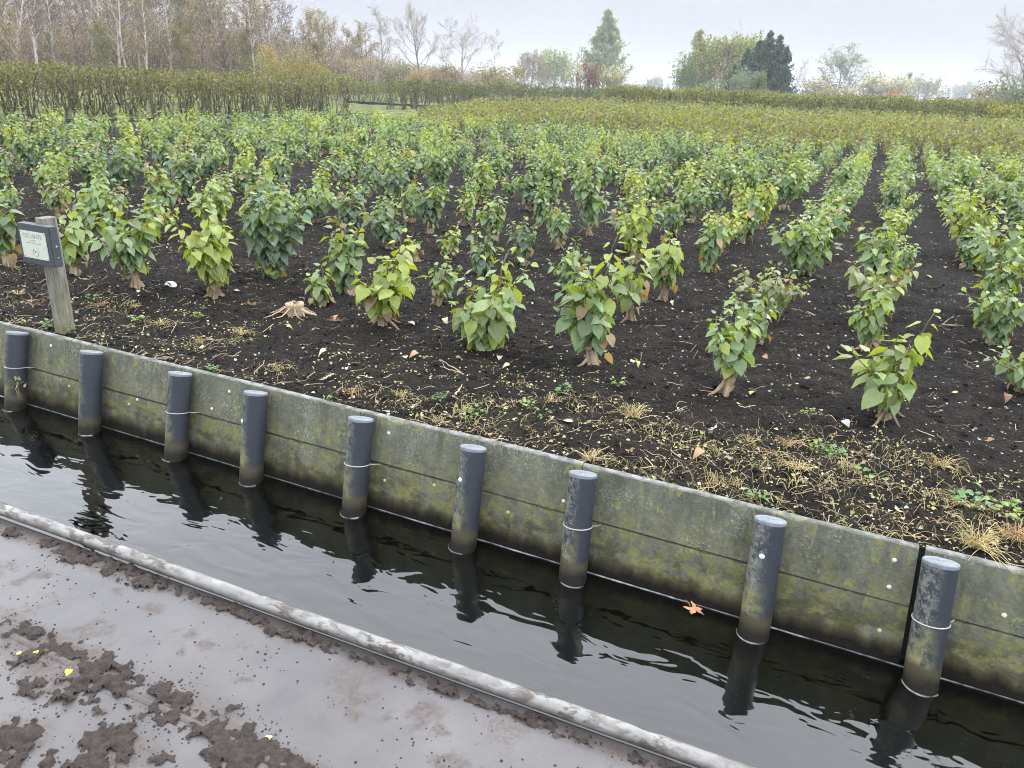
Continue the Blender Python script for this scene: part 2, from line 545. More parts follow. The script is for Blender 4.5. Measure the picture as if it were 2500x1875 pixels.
b = MB()                                   # mossy plots left of the side ditch
hx = axis(-33, -20.5, 0.3, -900, -20.3, 1.3)
hy = axis(2.7, 50, 0.3, 2.66, 1500, 1.2)
XX, YY = np.meshgrid(hx, hy, indexing='ij')
ZZ = 0.12 * (fbm(XX * 0.8, YY * 0.8, 3, 3) - 0.5) - 0.02
nx, ny = len(hx), len(hy)
i, j = np.meshgrid(np.arange(nx - 1), np.arange(ny - 1), indexing='ij')
b.add(np.stack([XX, YY, ZZ], -1).reshape(-1, 3), np.stack([i * ny + j, (i + 1) * ny + j, (i + 1) * ny + j + 1, i * ny + j + 1], -1).reshape(-1, 4))
mx_, my_ = np.linspace(-20.32, -17.98, 9), axis(24, 60, .3, 24, 1500, 1.2)
XX, YY = np.meshgrid(mx_, my_, indexing='ij')
ZZ = 0.10 * (fbm(XX * 0.8, YY * 0.8, 3, 3) - 0.5) - 0.035
nx, ny = len(mx_), len(my_)
i, j = np.meshgrid(np.arange(nx - 1), np.arange(ny - 1), indexing='ij')
b.add(np.stack([XX, YY, ZZ], -1).reshape(-1, 3), np.stack([i * ny + j, (i + 1) * ny + j, (i + 1) * ny + j + 1, i * ny + j + 1], -1).reshape(-1, 4))
tag(b.build('mossy_ground', MOSS, smooth=True), kind='structure')

b = MB()
b.add([[-900, -600, WZ], [900, -600, WZ], [900, 2.62, WZ], [-900, 2.62, WZ]], [[0, 1, 2, 3]])
b.add([[-20.6, 2.62, WZ], [-17.7, 2.62, WZ], [-17.7, 24.1, WZ], [-20.6, 24.1, WZ]], [[0, 1, 2, 3]])
tag(b.build('water', WATER), kind='structure')

# ------------------------------------------------------------------ plank wall along the ditch
wall = thing('plank_wall', 'low weathered grey-green plank wall with algae between the ditch and the peat field', 'wall', (-1.9, 2.6, 0))
WO = np.array([-1.9, 2.6, 0])
rng = np.random.default_rng(4)
def plank(x0, x1, z0, z1, seed, proud=0.0, label=None):
    n = max(8, int((x1 - x0) / 0.02))
    xs = np.linspace(x0, x1, n)
    t = 0.026
    wv = (vnoise(xs * 3, xs * 0 + seed, 3) - 0.5) * 0.004
    chip = np.clip(vnoise(xs * 22, xs * 0 + seed, 8) - 0.66, 0, 1) * 0.05
    zt = z1 - (vnoise(xs * 1.7, xs * 0 + seed, 5) - 0.5) * 0.010
    sec = []
    def lean(x, z): return x - 0.049 * z
    for zz, dy, dz in ((z0, 0, 0), (z1, 0, -0.006), (z1, 0.004, -0.001), (z1, t - 0.003, 0), (z1, t, -0.004), (z0, t, 0)):
        z = (zt if zz == z1 else np.full(n, zz)) + dz - (chip if (zz == z1 and dy < 0.02) else 0)
        sec.append(np.stack([lean(xs, z), wall_y(z) + dy - proud + wv, z], -1))
    V = np.stack(sec, 1)                   # n,6,3
    k = 6
    i, j = np.meshgrid(np.arange(n - 1), np.arange(k), indexing='ij')
    Q = np.stack([i * k + j, i * k + (j + 1) % k, (i + 1) * k + (j + 1) % k, (i + 1) * k + j], -1).reshape(-1, 4)
    m = MB()
    m.add(V.reshape(-1, 3) - WO, Q, N=[list(range(k))[::-1], [(n - 1) * k + q for q in range(k)]])
    o = m.build('plank', PLANK, wall)
    return o
JX = [-7.2, -5.35, -4.27, -3.04, -1.94, -0.87, 0.352, 2.4]
planks = []
for q in range(len(JX) - 1):
    g0 = 0.012 if abs(JX[q] - 0.352) < 1e-6 else 0.0015
    g1 = 0.009 if abs(JX[q + 1] - 0.352) < 1e-6 else 0.0015
    planks.append((JX[q], JX[q + 1], plank(JX[q] + g0, JX[q + 1] - g1, -0.2040, 0.0, q * 3.1, 0.0035), plank(JX[q] + g0, JX[q + 1] - g1, -0.95, -0.2125, q * 5.3 + 1, -0.001)))
BOLT = simple('zinc_bolt', 0.4, 0.5, 80, 0.85, 1.1)
def wall_bolt(x, z):
    for x0, x1, up, lo in planks:
        if x0 <= x < x1:
            m = MB()
            m.dome(np.array([x, wall_y(z) - (0.0035 if z > -0.209 else -0.001), z]) - WO, 0.0085, (0, -1, BAT), C=(0.5, 0.5, 0.46) if z > -0.24 else (0.34, 0.34, 0.12))
            m.build('bolt_head', BOLT, up if z > -0.209 else lo, True)
            return
for x, z in [(-4.02, -.057), (-2.713, -.061), (-2.815, -.166), (-3.334, -.223), (-3.394, -.259), (-3.859, -.252), (-1.779, -.067), (-1.773, -.281), (-1.521, -.242),
             (-0.925, -.161), (-1.159, -.269), (0.279, -.064), (0.281, -.158), (0.283, -.317), (0.624, -.151)]:
    wall_bolt(x, z)
m = MB()
m.add(np.array([[-7.2, 2.67, -0.012], [2.4, 2.67, -0.012], [2.4, 2.42, -0.98], [-7.2, 2.42, -0.98]]) - WO + np.array([0, 0.004, 0]), [[0, 1, 2, 3]])
m.add(np.array([[-7.2, 2.69, -0.012], [2.4, 2.69, -0.012], [2.4, 2.44, -0.98], [-7.2, 2.44, -0.98]]) - WO + np.array([0, 0.004, 0]), [[0, 1, 2, 3]])
m.build('backing_sheet', SHEET, wall)

# thin glint line: meniscus reflection painted pale at wall and posts
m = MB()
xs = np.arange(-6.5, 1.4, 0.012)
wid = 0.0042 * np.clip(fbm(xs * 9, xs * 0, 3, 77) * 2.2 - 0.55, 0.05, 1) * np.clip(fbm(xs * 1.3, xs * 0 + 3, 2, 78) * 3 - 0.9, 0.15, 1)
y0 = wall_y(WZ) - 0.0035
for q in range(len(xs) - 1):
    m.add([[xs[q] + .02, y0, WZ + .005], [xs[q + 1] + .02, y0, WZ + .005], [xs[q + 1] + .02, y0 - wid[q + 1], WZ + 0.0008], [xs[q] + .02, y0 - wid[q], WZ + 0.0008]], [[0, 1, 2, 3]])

# ------------------------------------------------------------------ posts
PD = np.array([0.0475, -0.2404, -0.9695])  # down the shaft
rot = Vector((-PD[0], -PD[1], -PD[2])).to_track_quat('Z', 'Y')
Rm = np.array(rot.to_matrix())
yl = np.array([1.0, 0, 0])                 # turn the shafts so local X stays along the wall
ax_x = yl - (-PD) * np.dot(yl, -PD); ax_x /= np.linalg.norm(ax_x)
ax_z = -PD / np.linalg.norm(PD)
ax_y = np.cross(ax_z, ax_x)
PM = np.stack([ax_x, ax_y, ax_z], 1)
LEN = 1.15
post_tops = [(-4.22, 2.558), (-3.595, 2.552), (-2.985, 2.556), (-2.48, 2.552), (-1.89, 2.553), (-1.33, 2.545), (-0.83, 2.556), (-0.14, 2.557), (0.41, 2.56)]
R = 0.0548
bolts = {1: -0.115, 3: -0.13, 5: -0.125, 7: -0.115}
bands = {0: -0.185, 2: -0.185, 4: -0.195, 6: -0.20, 8: -0.195}
m_s = MB()
k = 36
sh = MB()
zs = [0, -0.02, -0.1, -0.2, -0.3, -0.4, -0.6, -LEN]
sh.tube([(0, 0, z) for z in zs], [R] * len(zs), k)
shaft_me = sh.mesh('shaft', POST, True)
try:
    shaft_me.set_sharp_from_angle(angle=math.radians(40))
except Exception:
    pass
for n, (x, y) in enumerate(post_tops):
    topp = np.array([x, y, -0.006])
    base = topp + PD * LEN
    topp = topp + np.array([0, 0, [.0, .004, -.003, .002, .005, -.002, .003, -.004, .0][n]])
    nm = ['leftmost', 'second from left', 'third from left', 'fourth from left', 'fifth and middle', 'sixth from left', 'third from right', 'second from right', 'rightmost'][n]
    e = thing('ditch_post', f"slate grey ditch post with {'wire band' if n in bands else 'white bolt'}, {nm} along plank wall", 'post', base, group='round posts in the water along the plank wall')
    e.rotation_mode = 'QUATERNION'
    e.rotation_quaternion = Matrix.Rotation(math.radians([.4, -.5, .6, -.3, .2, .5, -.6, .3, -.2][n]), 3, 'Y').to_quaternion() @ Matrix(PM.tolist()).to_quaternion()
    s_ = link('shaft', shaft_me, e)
    s_.location = (0, 0, LEN)
    # cap: a disc cut a little flatter than square to the shaft, with a rim
    cm = MB()
    r0 = np.random.default_rng(n)
    tl = -0.13
    a = np.arange(k) * 2 * math.pi / k
    ring = lambda rr, zz: np.stack([rr * np.cos(a), rr * np.sin(a), zz + tl * rr * np.sin(a) * 0.45], -1)
    zc = 0.0065
    prof = [(R + 0.0008, -0.002), (R + 0.0012, zc), (R - 0.002, zc + 0.004), (R - 0.007, zc + 0.0042), (R - 0.009, zc + 0.0030), (0.02, zc + 0.0038), (0.0, zc + 0.004)]
    V = np.concatenate([ring(rr, zz) if qi else np.stack([rr * np.cos(a), rr * np.sin(a), np.full(k, zz)], -1) for qi, (rr, zz) in enumerate(prof[:-1])] + [np.array([[0, 0, zc + 0.004]])])
    Q, T = [], []
    for i_ in range(len(prof) - 2):
        for j_ in range(k):
            Q.append([i_ * k + j_, i_ * k + (j_ + 1) % k, (i_ + 1) * k + (j_ + 1) % k, (i_ + 1) * k + j_])
    for j_ in range(k):
        T.append([(len(prof) - 2) * k + j_, (len(prof) - 2) * k + (j_ + 1) % k, (len(prof) - 1) * k])
    cm.add(V, Q, T)
    for sgn in (-1, 1):                    # moulded cross mark on the cap
        for t in np.linspace(-0.016, 0.016, 2):
            pass
        ang = r0.uniform(0, 3)
        cs, sn = math.cos(ang * 0 + 0.7 * sgn), math.sin(0.7 * sgn)
        p0 = np.array([cs * 0.014, sn * 0.014]); p1 = -p0
        cm.tube([(p0[0], p0[1], zc + 0.0042 + tl * p0[1] * .45), (p1[0], p1[1], zc + 0.0042 + tl * p1[1] * .45)], 0.0014, 5)
    c_ = cm.build('cap', CAP, e, False)
    c_.location = (0, 0, LEN)
    if n in bolts:
        bm_ = MB()
        az = math.radians({1: 200, 3: 232, 5: 248, 7: 262}[n])
        d = np.array([math.cos(az), math.sin(az), 0])
        bm_.dome(d * (R - 0.001) + np.array([0, 0, LEN + bolts[n]]), 0.0105, d, flat=0.7, C=(0.55, 0.55, 0.52))
        bm_.build('bolt_head', BOLT, e, True)
    if n in bands:
        bm_ = MB()
        tt = np.linspace(-0.35, 2 * math.pi - 1.2, 40)
        ring_p = [(math.cos(-t) * (R + 0.002), math.sin(-t) * (R + 0.002), LEN + bands[n] - 0.004 * math.sin(t)) for t in tt]
        dirx = np.array([0.03 + 0.015 * r0.random(), 0.058, 0.0])
        st = [(R * 0.72 + dirx[0], 0.060, LEN + bands[n] + 0.0), (R * 0.95 + 0.012, 0.03, LEN + bands[n])]
        bm_.tube(st + ring_p, 0.0024, 6)
        bm_.build('wire_band', WIRE, e, True)
    # glint ring, reflection painted round the post
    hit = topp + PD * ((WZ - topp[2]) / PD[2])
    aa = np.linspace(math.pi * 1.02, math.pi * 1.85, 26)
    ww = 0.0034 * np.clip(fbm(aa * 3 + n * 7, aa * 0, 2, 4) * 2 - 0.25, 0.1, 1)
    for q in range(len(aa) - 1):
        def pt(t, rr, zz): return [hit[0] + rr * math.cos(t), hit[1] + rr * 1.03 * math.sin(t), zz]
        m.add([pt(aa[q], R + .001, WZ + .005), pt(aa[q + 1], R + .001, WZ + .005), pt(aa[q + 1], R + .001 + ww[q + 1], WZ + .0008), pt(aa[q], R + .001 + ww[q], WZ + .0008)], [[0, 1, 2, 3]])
tag(m.build('waterline_glint', GLINT), 'thin painted glint line on the water along the plank wall and posts', 'glint', kind='stuff')

# ------------------------------------------------------------------ the barge we stand on
DZ = -0.13
boat = thing('work_barge', 'grey flat-decked work barge with white rail pipe and muddy wet deck in the foreground', 'barge', (-1.6, 0.6, WZ))
BO = np.array([-1.6, 0.6, WZ])
def pipe_y(x): return 1.428 + 0.027 * (x + 2.68)
m = MB()
m.add(np.array([[-7, pipe_y(-7) - .010, DZ + .001], [2.5, pipe_y(2.5) - .010, DZ + .001], [2.5, pipe_y(2.5) - .16, WZ - .35], [-7, pipe_y(-7) - .16, WZ - .35],
                [-7, -1.4, DZ + .001], [2.5, -1.4, DZ + .001], [2.5, -1.3, WZ - .35], [-7, -1.3, WZ - .35]]) - BO, [[0, 1, 2, 3], [4, 7, 6, 5], [3, 2, 6, 7], [0, 3, 7, 4], [1, 5, 6, 2]])
m.build('hull', HULL, boat)
m = MB()
xs = np.linspace(-6.8, 2.3, 200)
m.tube([(x - BO[0], pipe_y(x) - BO[1] + (vnoise(np.array([x * .8]), np.array([0.]), 4)[0] - .5) * .008, -0.1 - BO[2]) for x in xs], 0.0218, 16)
pipe_o = m.build('rail_pipe', PIPE, boat, True)
for x in (-5.4, -3.6, -1.87, -0.2, 1.6):
    m = MB()
    m.box(np.array([x, pipe_y(x) - 0.004, -0.122]) - BO, (0.05, 0.012, 0.016), C=(0.3, 0.29, 0.28))
    m.build('pipe_bracket', PAINT, boat)
m = MB()                                   # welded seam on the deck
xs = np.linspace(-6.5, 2.0, 260)
yw = 1.038 + 0.002 * np.sin(xs * 9) + 0.002 * (vnoise(xs * 14, xs * 0, 6) - .5)
V = np.stack([np.stack([xs, yw - .011, np.full_like(xs, DZ + .0005)], -1), np.stack([xs, yw - .005, np.full_like(xs, DZ + .006)], -1),
              np.stack([xs, yw + .004, np.full_like(xs, DZ + .006)], -1), np.stack([xs, yw + .010, np.full_like(xs, DZ + .0005)], -1)], 1)
i, j = np.meshgrid(np.arange(len(xs) - 1), np.arange(3), indexing='ij')
m.add(V.reshape(-1, 3) - BO, np.stack([i * 4 + j, i * 4 + j + 1, (i + 1) * 4 + j + 1, (i + 1) * 4 + j], -1).reshape(-1, 4))
m.build('deck_seam', DECK, boat, True)

# mud lying on the deck: real thickness
gx = np.arange(-3.4, 0.5, 0.0065)
gy = np.arange(0.55, 1.50, 0.0065)
XX, YY = np.meshgrid(gx, gy, indexing='ij')
den = np.full(XX.shape, -1.0)
dp = pipe_y(XX) - YY
along = fbm(XX * 2.2, XX * 0 + 2, 3, 21)
den = np.maximum(den, 1.15 - np.abs(dp - 0.045) / (0.006 + 0.060 * along ** 1.8))
den = np.where(dp < 0.012, -1, den)
dr = YY - 1.038
xend = np.clip((XX + 2.12) * 6, -1, 1) * 1.0
den = np.maximum(den, np.minimum(0.95 - np.abs(dr - 0.012) / (0.02 + 0.05 * fbm(XX * 4, XX * 0, 3, 23)), xend))
S_ = 0.4069
for cx_, cy_, rx_, ry_ in [(420, 1130, 260, 120), (200, 1000, 120, 60), (150, 1180, 70, 50), (20, 900, 60, 60), (120, 1490, 190, 95), (690, 1480, 200, 110), (860, 1600, 190, 90), (520, 1640, 160, 60),
                           (1290, 1370, 190, 100), (1080, 1260, 120, 60), (1560, 1560, 130, 70), (40, 1620, 110, 60), (600, 1330, 60, 30), (830, 1350, 50, 30), (1010, 1360, 70, 40), (280, 1600, 60, 60), (1400, 1560, 190, 80)]:
    c0 = at(cx_ * S_, 1200 + cy_ * S_, DZ)
    ex = at((cx_ + rx_) * S_, 1200 + cy_ * S_, DZ) - c0
    ey = at(cx_ * S_, 1200 + (cy_ + ry_) * S_, DZ) - c0
    Mi = np.linalg.inv(np.array([[ex[0], ey[0]], [ex[1], ey[1]]]))
    u = Mi[0, 0] * (XX - c0[0]) + Mi[0, 1] * (YY - c0[1])
    v = Mi[1, 0] * (XX - c0[0]) + Mi[1, 1] * (YY - c0[1])
    den = np.maximum(den, 1.0 - np.sqrt(u * u + v * v) * 0.95)
dgx = axis(-3.3, 0.4, 0.011, -7.0, 2.5, 1.3)
dgv = np.concatenate([np.linspace(0, .68, 12)[:-1], np.linspace(.68, 1, 86)])
DXX, DVV = np.meshgrid(dgx, dgv, indexing='ij')
DYY = -1.4 + DVV * (pipe_y(DXX) - .012 + 1.4)
fi_ = np.clip((DXX + 3.4) / .0065, 0, den.shape[0] - 1).astype(int); fj_ = np.clip((DYY - .55) / .0065, 0, den.shape[1] - 1).astype(int)
film = np.clip(np.clip(den[fi_, fj_], -1, .5) * 1.1 + 3.0 * (fbm(DXX * 8, DYY * 8, 4, 61) - .5) + .35, 0, 1) * (DYY > .5)
for ox_, oy_, sc_, lst in ((0, 1200, .4069, [(560, 840, 95, 55), (690, 605, 34, 20), (1120, 860, 60, 26), (1090, 940, 26, 40), (2150, 1230, 95, 55), (2140, 1340, 45, 26), (900, 700, 60, 22), (250, 500, 80, 26), (1240, 920, 55, 26), (1460, 1130, 70, 14), (100, 545, 50, 18)]),
                         (800, 1200, .452, [(160, 1105, 75, 40), (440, 1190, 115, 85), (690, 1465, 95, 40), (600, 1290, 45, 20), (150, 1210, 45, 24), (340, 1220, 40, 20)])):
    for cx_, cy_, rx_, ry_ in lst:
        c0 = at(ox_ + cx_ * sc_, oy_ + cy_ * sc_, DZ); ex = at(ox_ + (cx_ + rx_) * sc_, oy_ + cy_ * sc_, DZ) - c0; ey = at(ox_ + cx_ * sc_, oy_ + (cy_ + ry_) * sc_, DZ) - c0
        Mi = np.linalg.inv(np.array([[ex[0], ey[0]], [ex[1], ey[1]]]))
        u = Mi[0, 0] * (DXX - c0[0]) + Mi[0, 1] * (DYY - c0[1]); v = Mi[1, 0] * (DXX - c0[0]) + Mi[1, 1] * (DYY - c0[1])
        film = np.maximum(film, np.clip((1.25 - np.sqrt(u * u + v * v) + 3.2 * (fbm(DXX * 30, DYY * 30, 3, 67) - .5)) * 1.6, 0, 1))
m = MB()
ny = DXX.shape[1]
i, j = np.meshgrid(np.arange(DXX.shape[0] - 1), np.arange(ny - 1), indexing='ij')
m.add(np.stack([DXX, DYY, np.full_like(DXX, DZ)], -1).reshape(-1, 3) - BO, np.stack([i * ny + j, (i + 1) * ny + j, (i + 1) * ny + j + 1, i * ny + j + 1], -1).reshape(-1, 4), C=np.repeat(film.reshape(-1, 1), 3, 1))
m.build('deck', DECK, boat)
h = np.clip(den, -1, 0.45) + 1.7 * (fbm(XX * 9, YY * 9, 3, 31) - 0.55) + 2.3 * (fbm(XX * 45, YY * 45, 4, 33) - 0.53)
hz = np.clip(h, -0.2, 0.6) * 0.016 + np.clip(h, 0, .4) * 0.05 * (fbm(XX * 70, YY * 70, 2, 37) - .38)
ok = h > -0.02
fm = ok[:-1, :-1] & ok[1:, :-1] & ok[1:, 1:] & ok[:-1, 1:]
fi, fj = np.nonzero(fm)
ny = len(gy)
Q = np.stack([fi * ny + fj, (fi + 1) * ny + fj, (fi + 1) * ny + fj + 1, fi * ny + fj + 1], -1)
used, inv = np.unique(Q, return_inverse=True)
P = np.stack([XX, YY, DZ + np.maximum(hz, 0.0006)], -1).reshape(-1, 3)[used]
m = MB()
m.add(P, inv.reshape(-1, 4))
rng = np.random.default_rng(8)
for q in range(7000):
    x, y = rng.uniform(-3.2, 0.2), rng.uniform(0.65, 1.46)
    if y > pipe_y(x) - .02: continue
    hl = h[min(int((x + 3.4) / .0065), h.shape[0] - 1), min(int((y - .55) / .0065), h.shape[1] - 1)]
    if q > 320 and (hl < -1.1 or rng.random() > np.exp(min(hl, 0) * 2.6)): continue
    r = (0.0007 + 0.0036 * rng.random() ** 2) * (1 if q > 16 else rng.uniform(1.5, 2.4))
    m.dome((x, y, DZ - r * .2), r, (rng.normal(0, .3), rng.normal(0, .3), 1), 6, 2, rng.uniform(.7, 1.1))
cand = np.argwhere((h > -1.0) & (h < 0.02) & (dp > .02))
wgt = np.exp(2.4 * h[cand[:, 0], cand[:, 1]]); wgt /= wgt.sum()
for q in rng.choice(len(cand), 2600, p=wgt):
    x, y = gx[cand[q, 0]] + rng.uniform(-.004, .004), gy[cand[q, 1]] + rng.uniform(-.004, .004)
    r = 0.0008 + 0.0040 * rng.random() ** 2.2
    m.dome((x, y, DZ - r * .2), r, (rng.normal(0, .4), rng.normal(0, .4), 1), 5, 2, rng.uniform(.5, 1.1))
tag(m.build('deck_mud', MUD, smooth=True), 'brown crumbly mud smeared over the grey barge deck', 'mud', kind='stuff')

# ------------------------------------------------------------------ sign
sg = thing('field_sign', 'small white plate on a dark grey box, fixed to a weathered wooden post', 'sign', (-4.06, 2.74, 0))
SO = np.array([-4.06, 2.74, 0])
m = MB()
zs = np.linspace(-0.3, 0.632, 24)
k = 20
V = []
for z in zs:
    a = np.arange(k) * 2 * math.pi / k
    wx, wy = 0.036, 0.046
    ca, sa = np.cos(a), np.sin(a)
    pw_ = (np.abs(ca) ** 5 + np.abs(sa) ** 5) ** (-1 / 5)
    rr = 1 + 0.05 * (vnoise(a * 3 + 9, a * 0 + z * 1.5, 3) - .5) - 0.10 * np.exp(-((a - 5.1) / .12) ** 2)
    V.append(np.stack([wx * ca * pw_ * rr + 0.002 * math.sin(z * 6), wy * sa * pw_ * rr, np.full(k, z)], -1))
V = np.concatenate(V)
i, j = np.meshgrid(np.arange(len(zs) - 1), np.arange(k), indexing='ij')
m.add(V, np.stack([i * k + j, i * k + (j + 1) % k, (i + 1) * k + (j + 1) % k, (i + 1) * k + j], -1).reshape(-1, 4), N=[[(len(zs) - 1) * k + q for q in range(k)]])
m.build('sign_post', LOG, sg, True).data.set_sharp_from_angle(angle=math.radians(50))
def bevel_box(c, d, r, C):
    import bmesh
    bm = bmesh.new()
    bmesh.ops.create_cube(bm, size=1.0)
    bmesh.ops.scale(bm, vec=Vector(d), verts=bm.verts)
    bmesh.ops.bevel(bm, geom=bm.edges[:], offset=r, segments=2, affect='EDGES')
    bmesh.ops.translate(bm, vec=Vector(c), verts=bm.verts)
    bm.verts.ensure_lookup_table()
    V = [tuple(v.co) for v in bm.verts]
    N = [[v.index for v in f.verts] for f in bm.faces]
    bm.free()
    mm = MB()
    mm.add(V, N=N, C=C)
    return mm
bx = np.array([-4.045, 2.671, 0.498]) - SO
box_o = bevel_box(bx, (0.258, 0.05, 0.216), 0.004, (0.05, 0.056, 0.064)).build('sign_box', PAINT, sg)
yp = 2.6435 - SO[1]
pl = bevel_box((bx[0] - 0.004, yp, 0.497), (0.203, 0.004, 0.147), 0.001, (0.47, 0.49, 0.41)).build('sign_plate', PAINT, sg)
m = MB()
for sx in (-1, 1):
    for sz in (-1, 1):
        m = MB()
        m.dome((bx[0] - .004 + sx * .094, yp - .002, .497 + sz * .066), 0.0035, (0, -1, 0), 8, 3, .5, C=(0.12, 0.12, 0.12))
        m.build('screw', PAINT, pl, True)
INK = Mat('grey_lettering', 0.6, 0.3); INK.color((0.27, 0.285, 0.25)); INK = INK.m
INK2 = Mat('dark_print', 0.6, 0.3); INK2.color((0.10, 0.11, 0.14)); INK2 = INK2.m
def text_mesh(txt, size, x, z, mat, name):
    cu = bpy.data.curves.new(name, 'FONT')
    cu.body = txt; cu.size = size; cu.align_x = 'CENTER'
    cu.extrude = 0.0004
    tmp = bpy.data.objects.new('tmp', cu)
    COL.objects.link(tmp)
    dg = bpy.context.evaluated_depsgraph_get()
    me = bpy.data.meshes.new_from_object(tmp.evaluated_get(dg))
    bpy.data.objects.remove(tmp)
    for v in me.vertices:
        a, b_, c_ = v.co
        v.co = (x + a, yp - 0.0024 - c_, z + b_)
    me.materials.clear(); me.materials.append(mat)
    return link(name, me, pl)
cxp = bx[0] - .004
text_mesh('DE LENTE', 0.034, cxp, 0.5345, INK, 'lettering')
m = MB()
for (x0, x1, z) in ((-0.022, 0.018, .522), (-0.058, -0.02, .508), (-0.016, 0.012, .508), (0.016, 0.058, .508)):
    m.box((cxp + (x0 + x1) / 2, yp - .0023, z), (x1 - x0, .0006, .0045))
m.build('small_print', INK, pl)
m = MB()
tt = np.linspace(0.5, 2 * math.pi - .5, 24) + math.pi / 2
m.tube([(cxp + .004 + .021 * math.cos(t), yp - .0022, .458 + .021 * math.sin(t)) for t in tt], .0018, 5, C=(1, 1, 1))
m.build('emblem_ring', INK, pl)
m = MB()
m.dome((cxp + .002, yp - .0021, .461), .0055, (0, -1, 0), 10, 2, .15)
m.build('emblem_mark', INK2, pl)
for z, r in ((0.50, 0.006), (0.44, 0.004)):
    m = MB()
    m.dome((bx[0] + .129, bx[1] + .004, z), r, (1, 0, 0), 8, 3, .5, C=(0.35, 0.35, 0.36))
    m.build('screw', PAINT, box_o, True)

# ================================================================== PLANTS
# a heart-shaped blade, folded along its midrib: (along, across, lift)
LT = np.array([(0, 0, 0), (0.30, 0, -0.015), (0.56, 0, -0.01), (0.80, 0, 0), (1.0, 0, 0.0),
               (-0.09, 0.27, 0.05), (0.22, 0.46, 0.10), (0.53, 0.38, 0.09), (0.80, 0.17, 0.045),
               (-0.09, -0.27, 0.05), (0.22, -0.46, 0.10), (0.53, -0.38, 0.09), (0.80, -0.17, 0.045)])
LQ = np.array([(0, 1, 6, 5), (1, 2, 7, 6), (2, 3, 8, 7), (0, 9, 10, 1), (1, 10, 11, 2), (2, 11, 12, 3)])
LTR = np.array([(3, 4, 8), (3, 12, 4)])
LT2 = np.array([(0, 0, 0), (0.32, 0.46, 0.09), (1.0, 0, 0), (0.32, -0.46, 0.09)])      # far leaf: folded kite
LT2F = np.array([(0, 2, 1), (0, 3, 2)])
def unit(v): return v / (np.linalg.norm(v, axis=-1, keepdims=True) + 1e-12)
def leaves(m, P, D, Nn, size, C, rng, far=False, width=0.92, curl=0.35):
    P, D, Nn = np.asarray(P), unit(np.asarray(D)), np.asarray(Nn)
    B = unit(np.cross(Nn, D))
    Nn = np.cross(D, B)
    T = LT2 if far else LT
    n = len(P)
    size = np.broadcast_to(np.asarray(size, float), (n,))
    cu = (curl * rng.uniform(0.2, 1.6, n))[:, None]
    fo = rng.uniform(0.3, 1.7, n)[:, None]
    wd_ = (width * rng.uniform(0.82, 1.1, n))[:, None]
    t, s, z = T[:, 0][None], T[:, 1][None], T[:, 2][None]
    zz = z * fo - cu * t * t * 0.55 + (0 if far else 1) * 0.05 * np.sin(t * 7 + rng.uniform(0, 6, n)[:, None]) * np.abs(s) * 2
    tt = t * (1 - 0.15 * cu * t) + 0.06
    V = P[:, None] + size[:, None, None] * (tt[..., None] * D[:, None] + (s * wd_)[..., None] * B[:, None] + zz[..., None] * Nn[:, None])
    k = len(T)
    off = (np.arange(n) * k)[:, None, None]
    Cc = np.repeat(np.asarray(C), k, 0)
    if far:
        m.add(V.reshape(-1, 3), None, (LT2F[None] + off).reshape(-1, 3), C=Cc)
    else:
        m.add(V.reshape(-1, 3), (LQ[None] + off).reshape(-1, 4), (LTR[None] + off).reshape(-1, 3), C=Cc)

PAL = {'g': ((0.132, 0.196, 0.090), 'grey-green'), 'd': ((0.086, 0.136, 0.078), 'dark green'), 'y': ((0.205, 0.250, 0.062), 'yellow-green'),
       'l': ((0.176, 0.236, 0.090), 'light green'), 'b': ((0.155, 0.185, 0.092), 'brown-flecked')}
def leaf_cols(n, base, rng, hfrac, yel=0.10, brown=0.02):
    c = np.array(base)[None] * rng.uniform(0.78, 1.22, (n, 1))
    c = c * (1 + rng.normal(0, .05, (n, 3)))
    y = np.clip(rng.random(n) * 0.5 + (hfrac - 0.72) * 1.4, 0, 0.85) * (rng.random(n) < 0.55)
    y = np.where(rng.random(n) < yel, 0.8, y)[:, None]
    c = c * (1 - y) + np.array((0.25, 0.30, 0.050)) * y
    br = (rng.random(n) < brown)[:, None]
    return np.where(br, np.array((0.20, 0.13, 0.07)) * rng.uniform(.6, 1.3, (n, 1)), c)

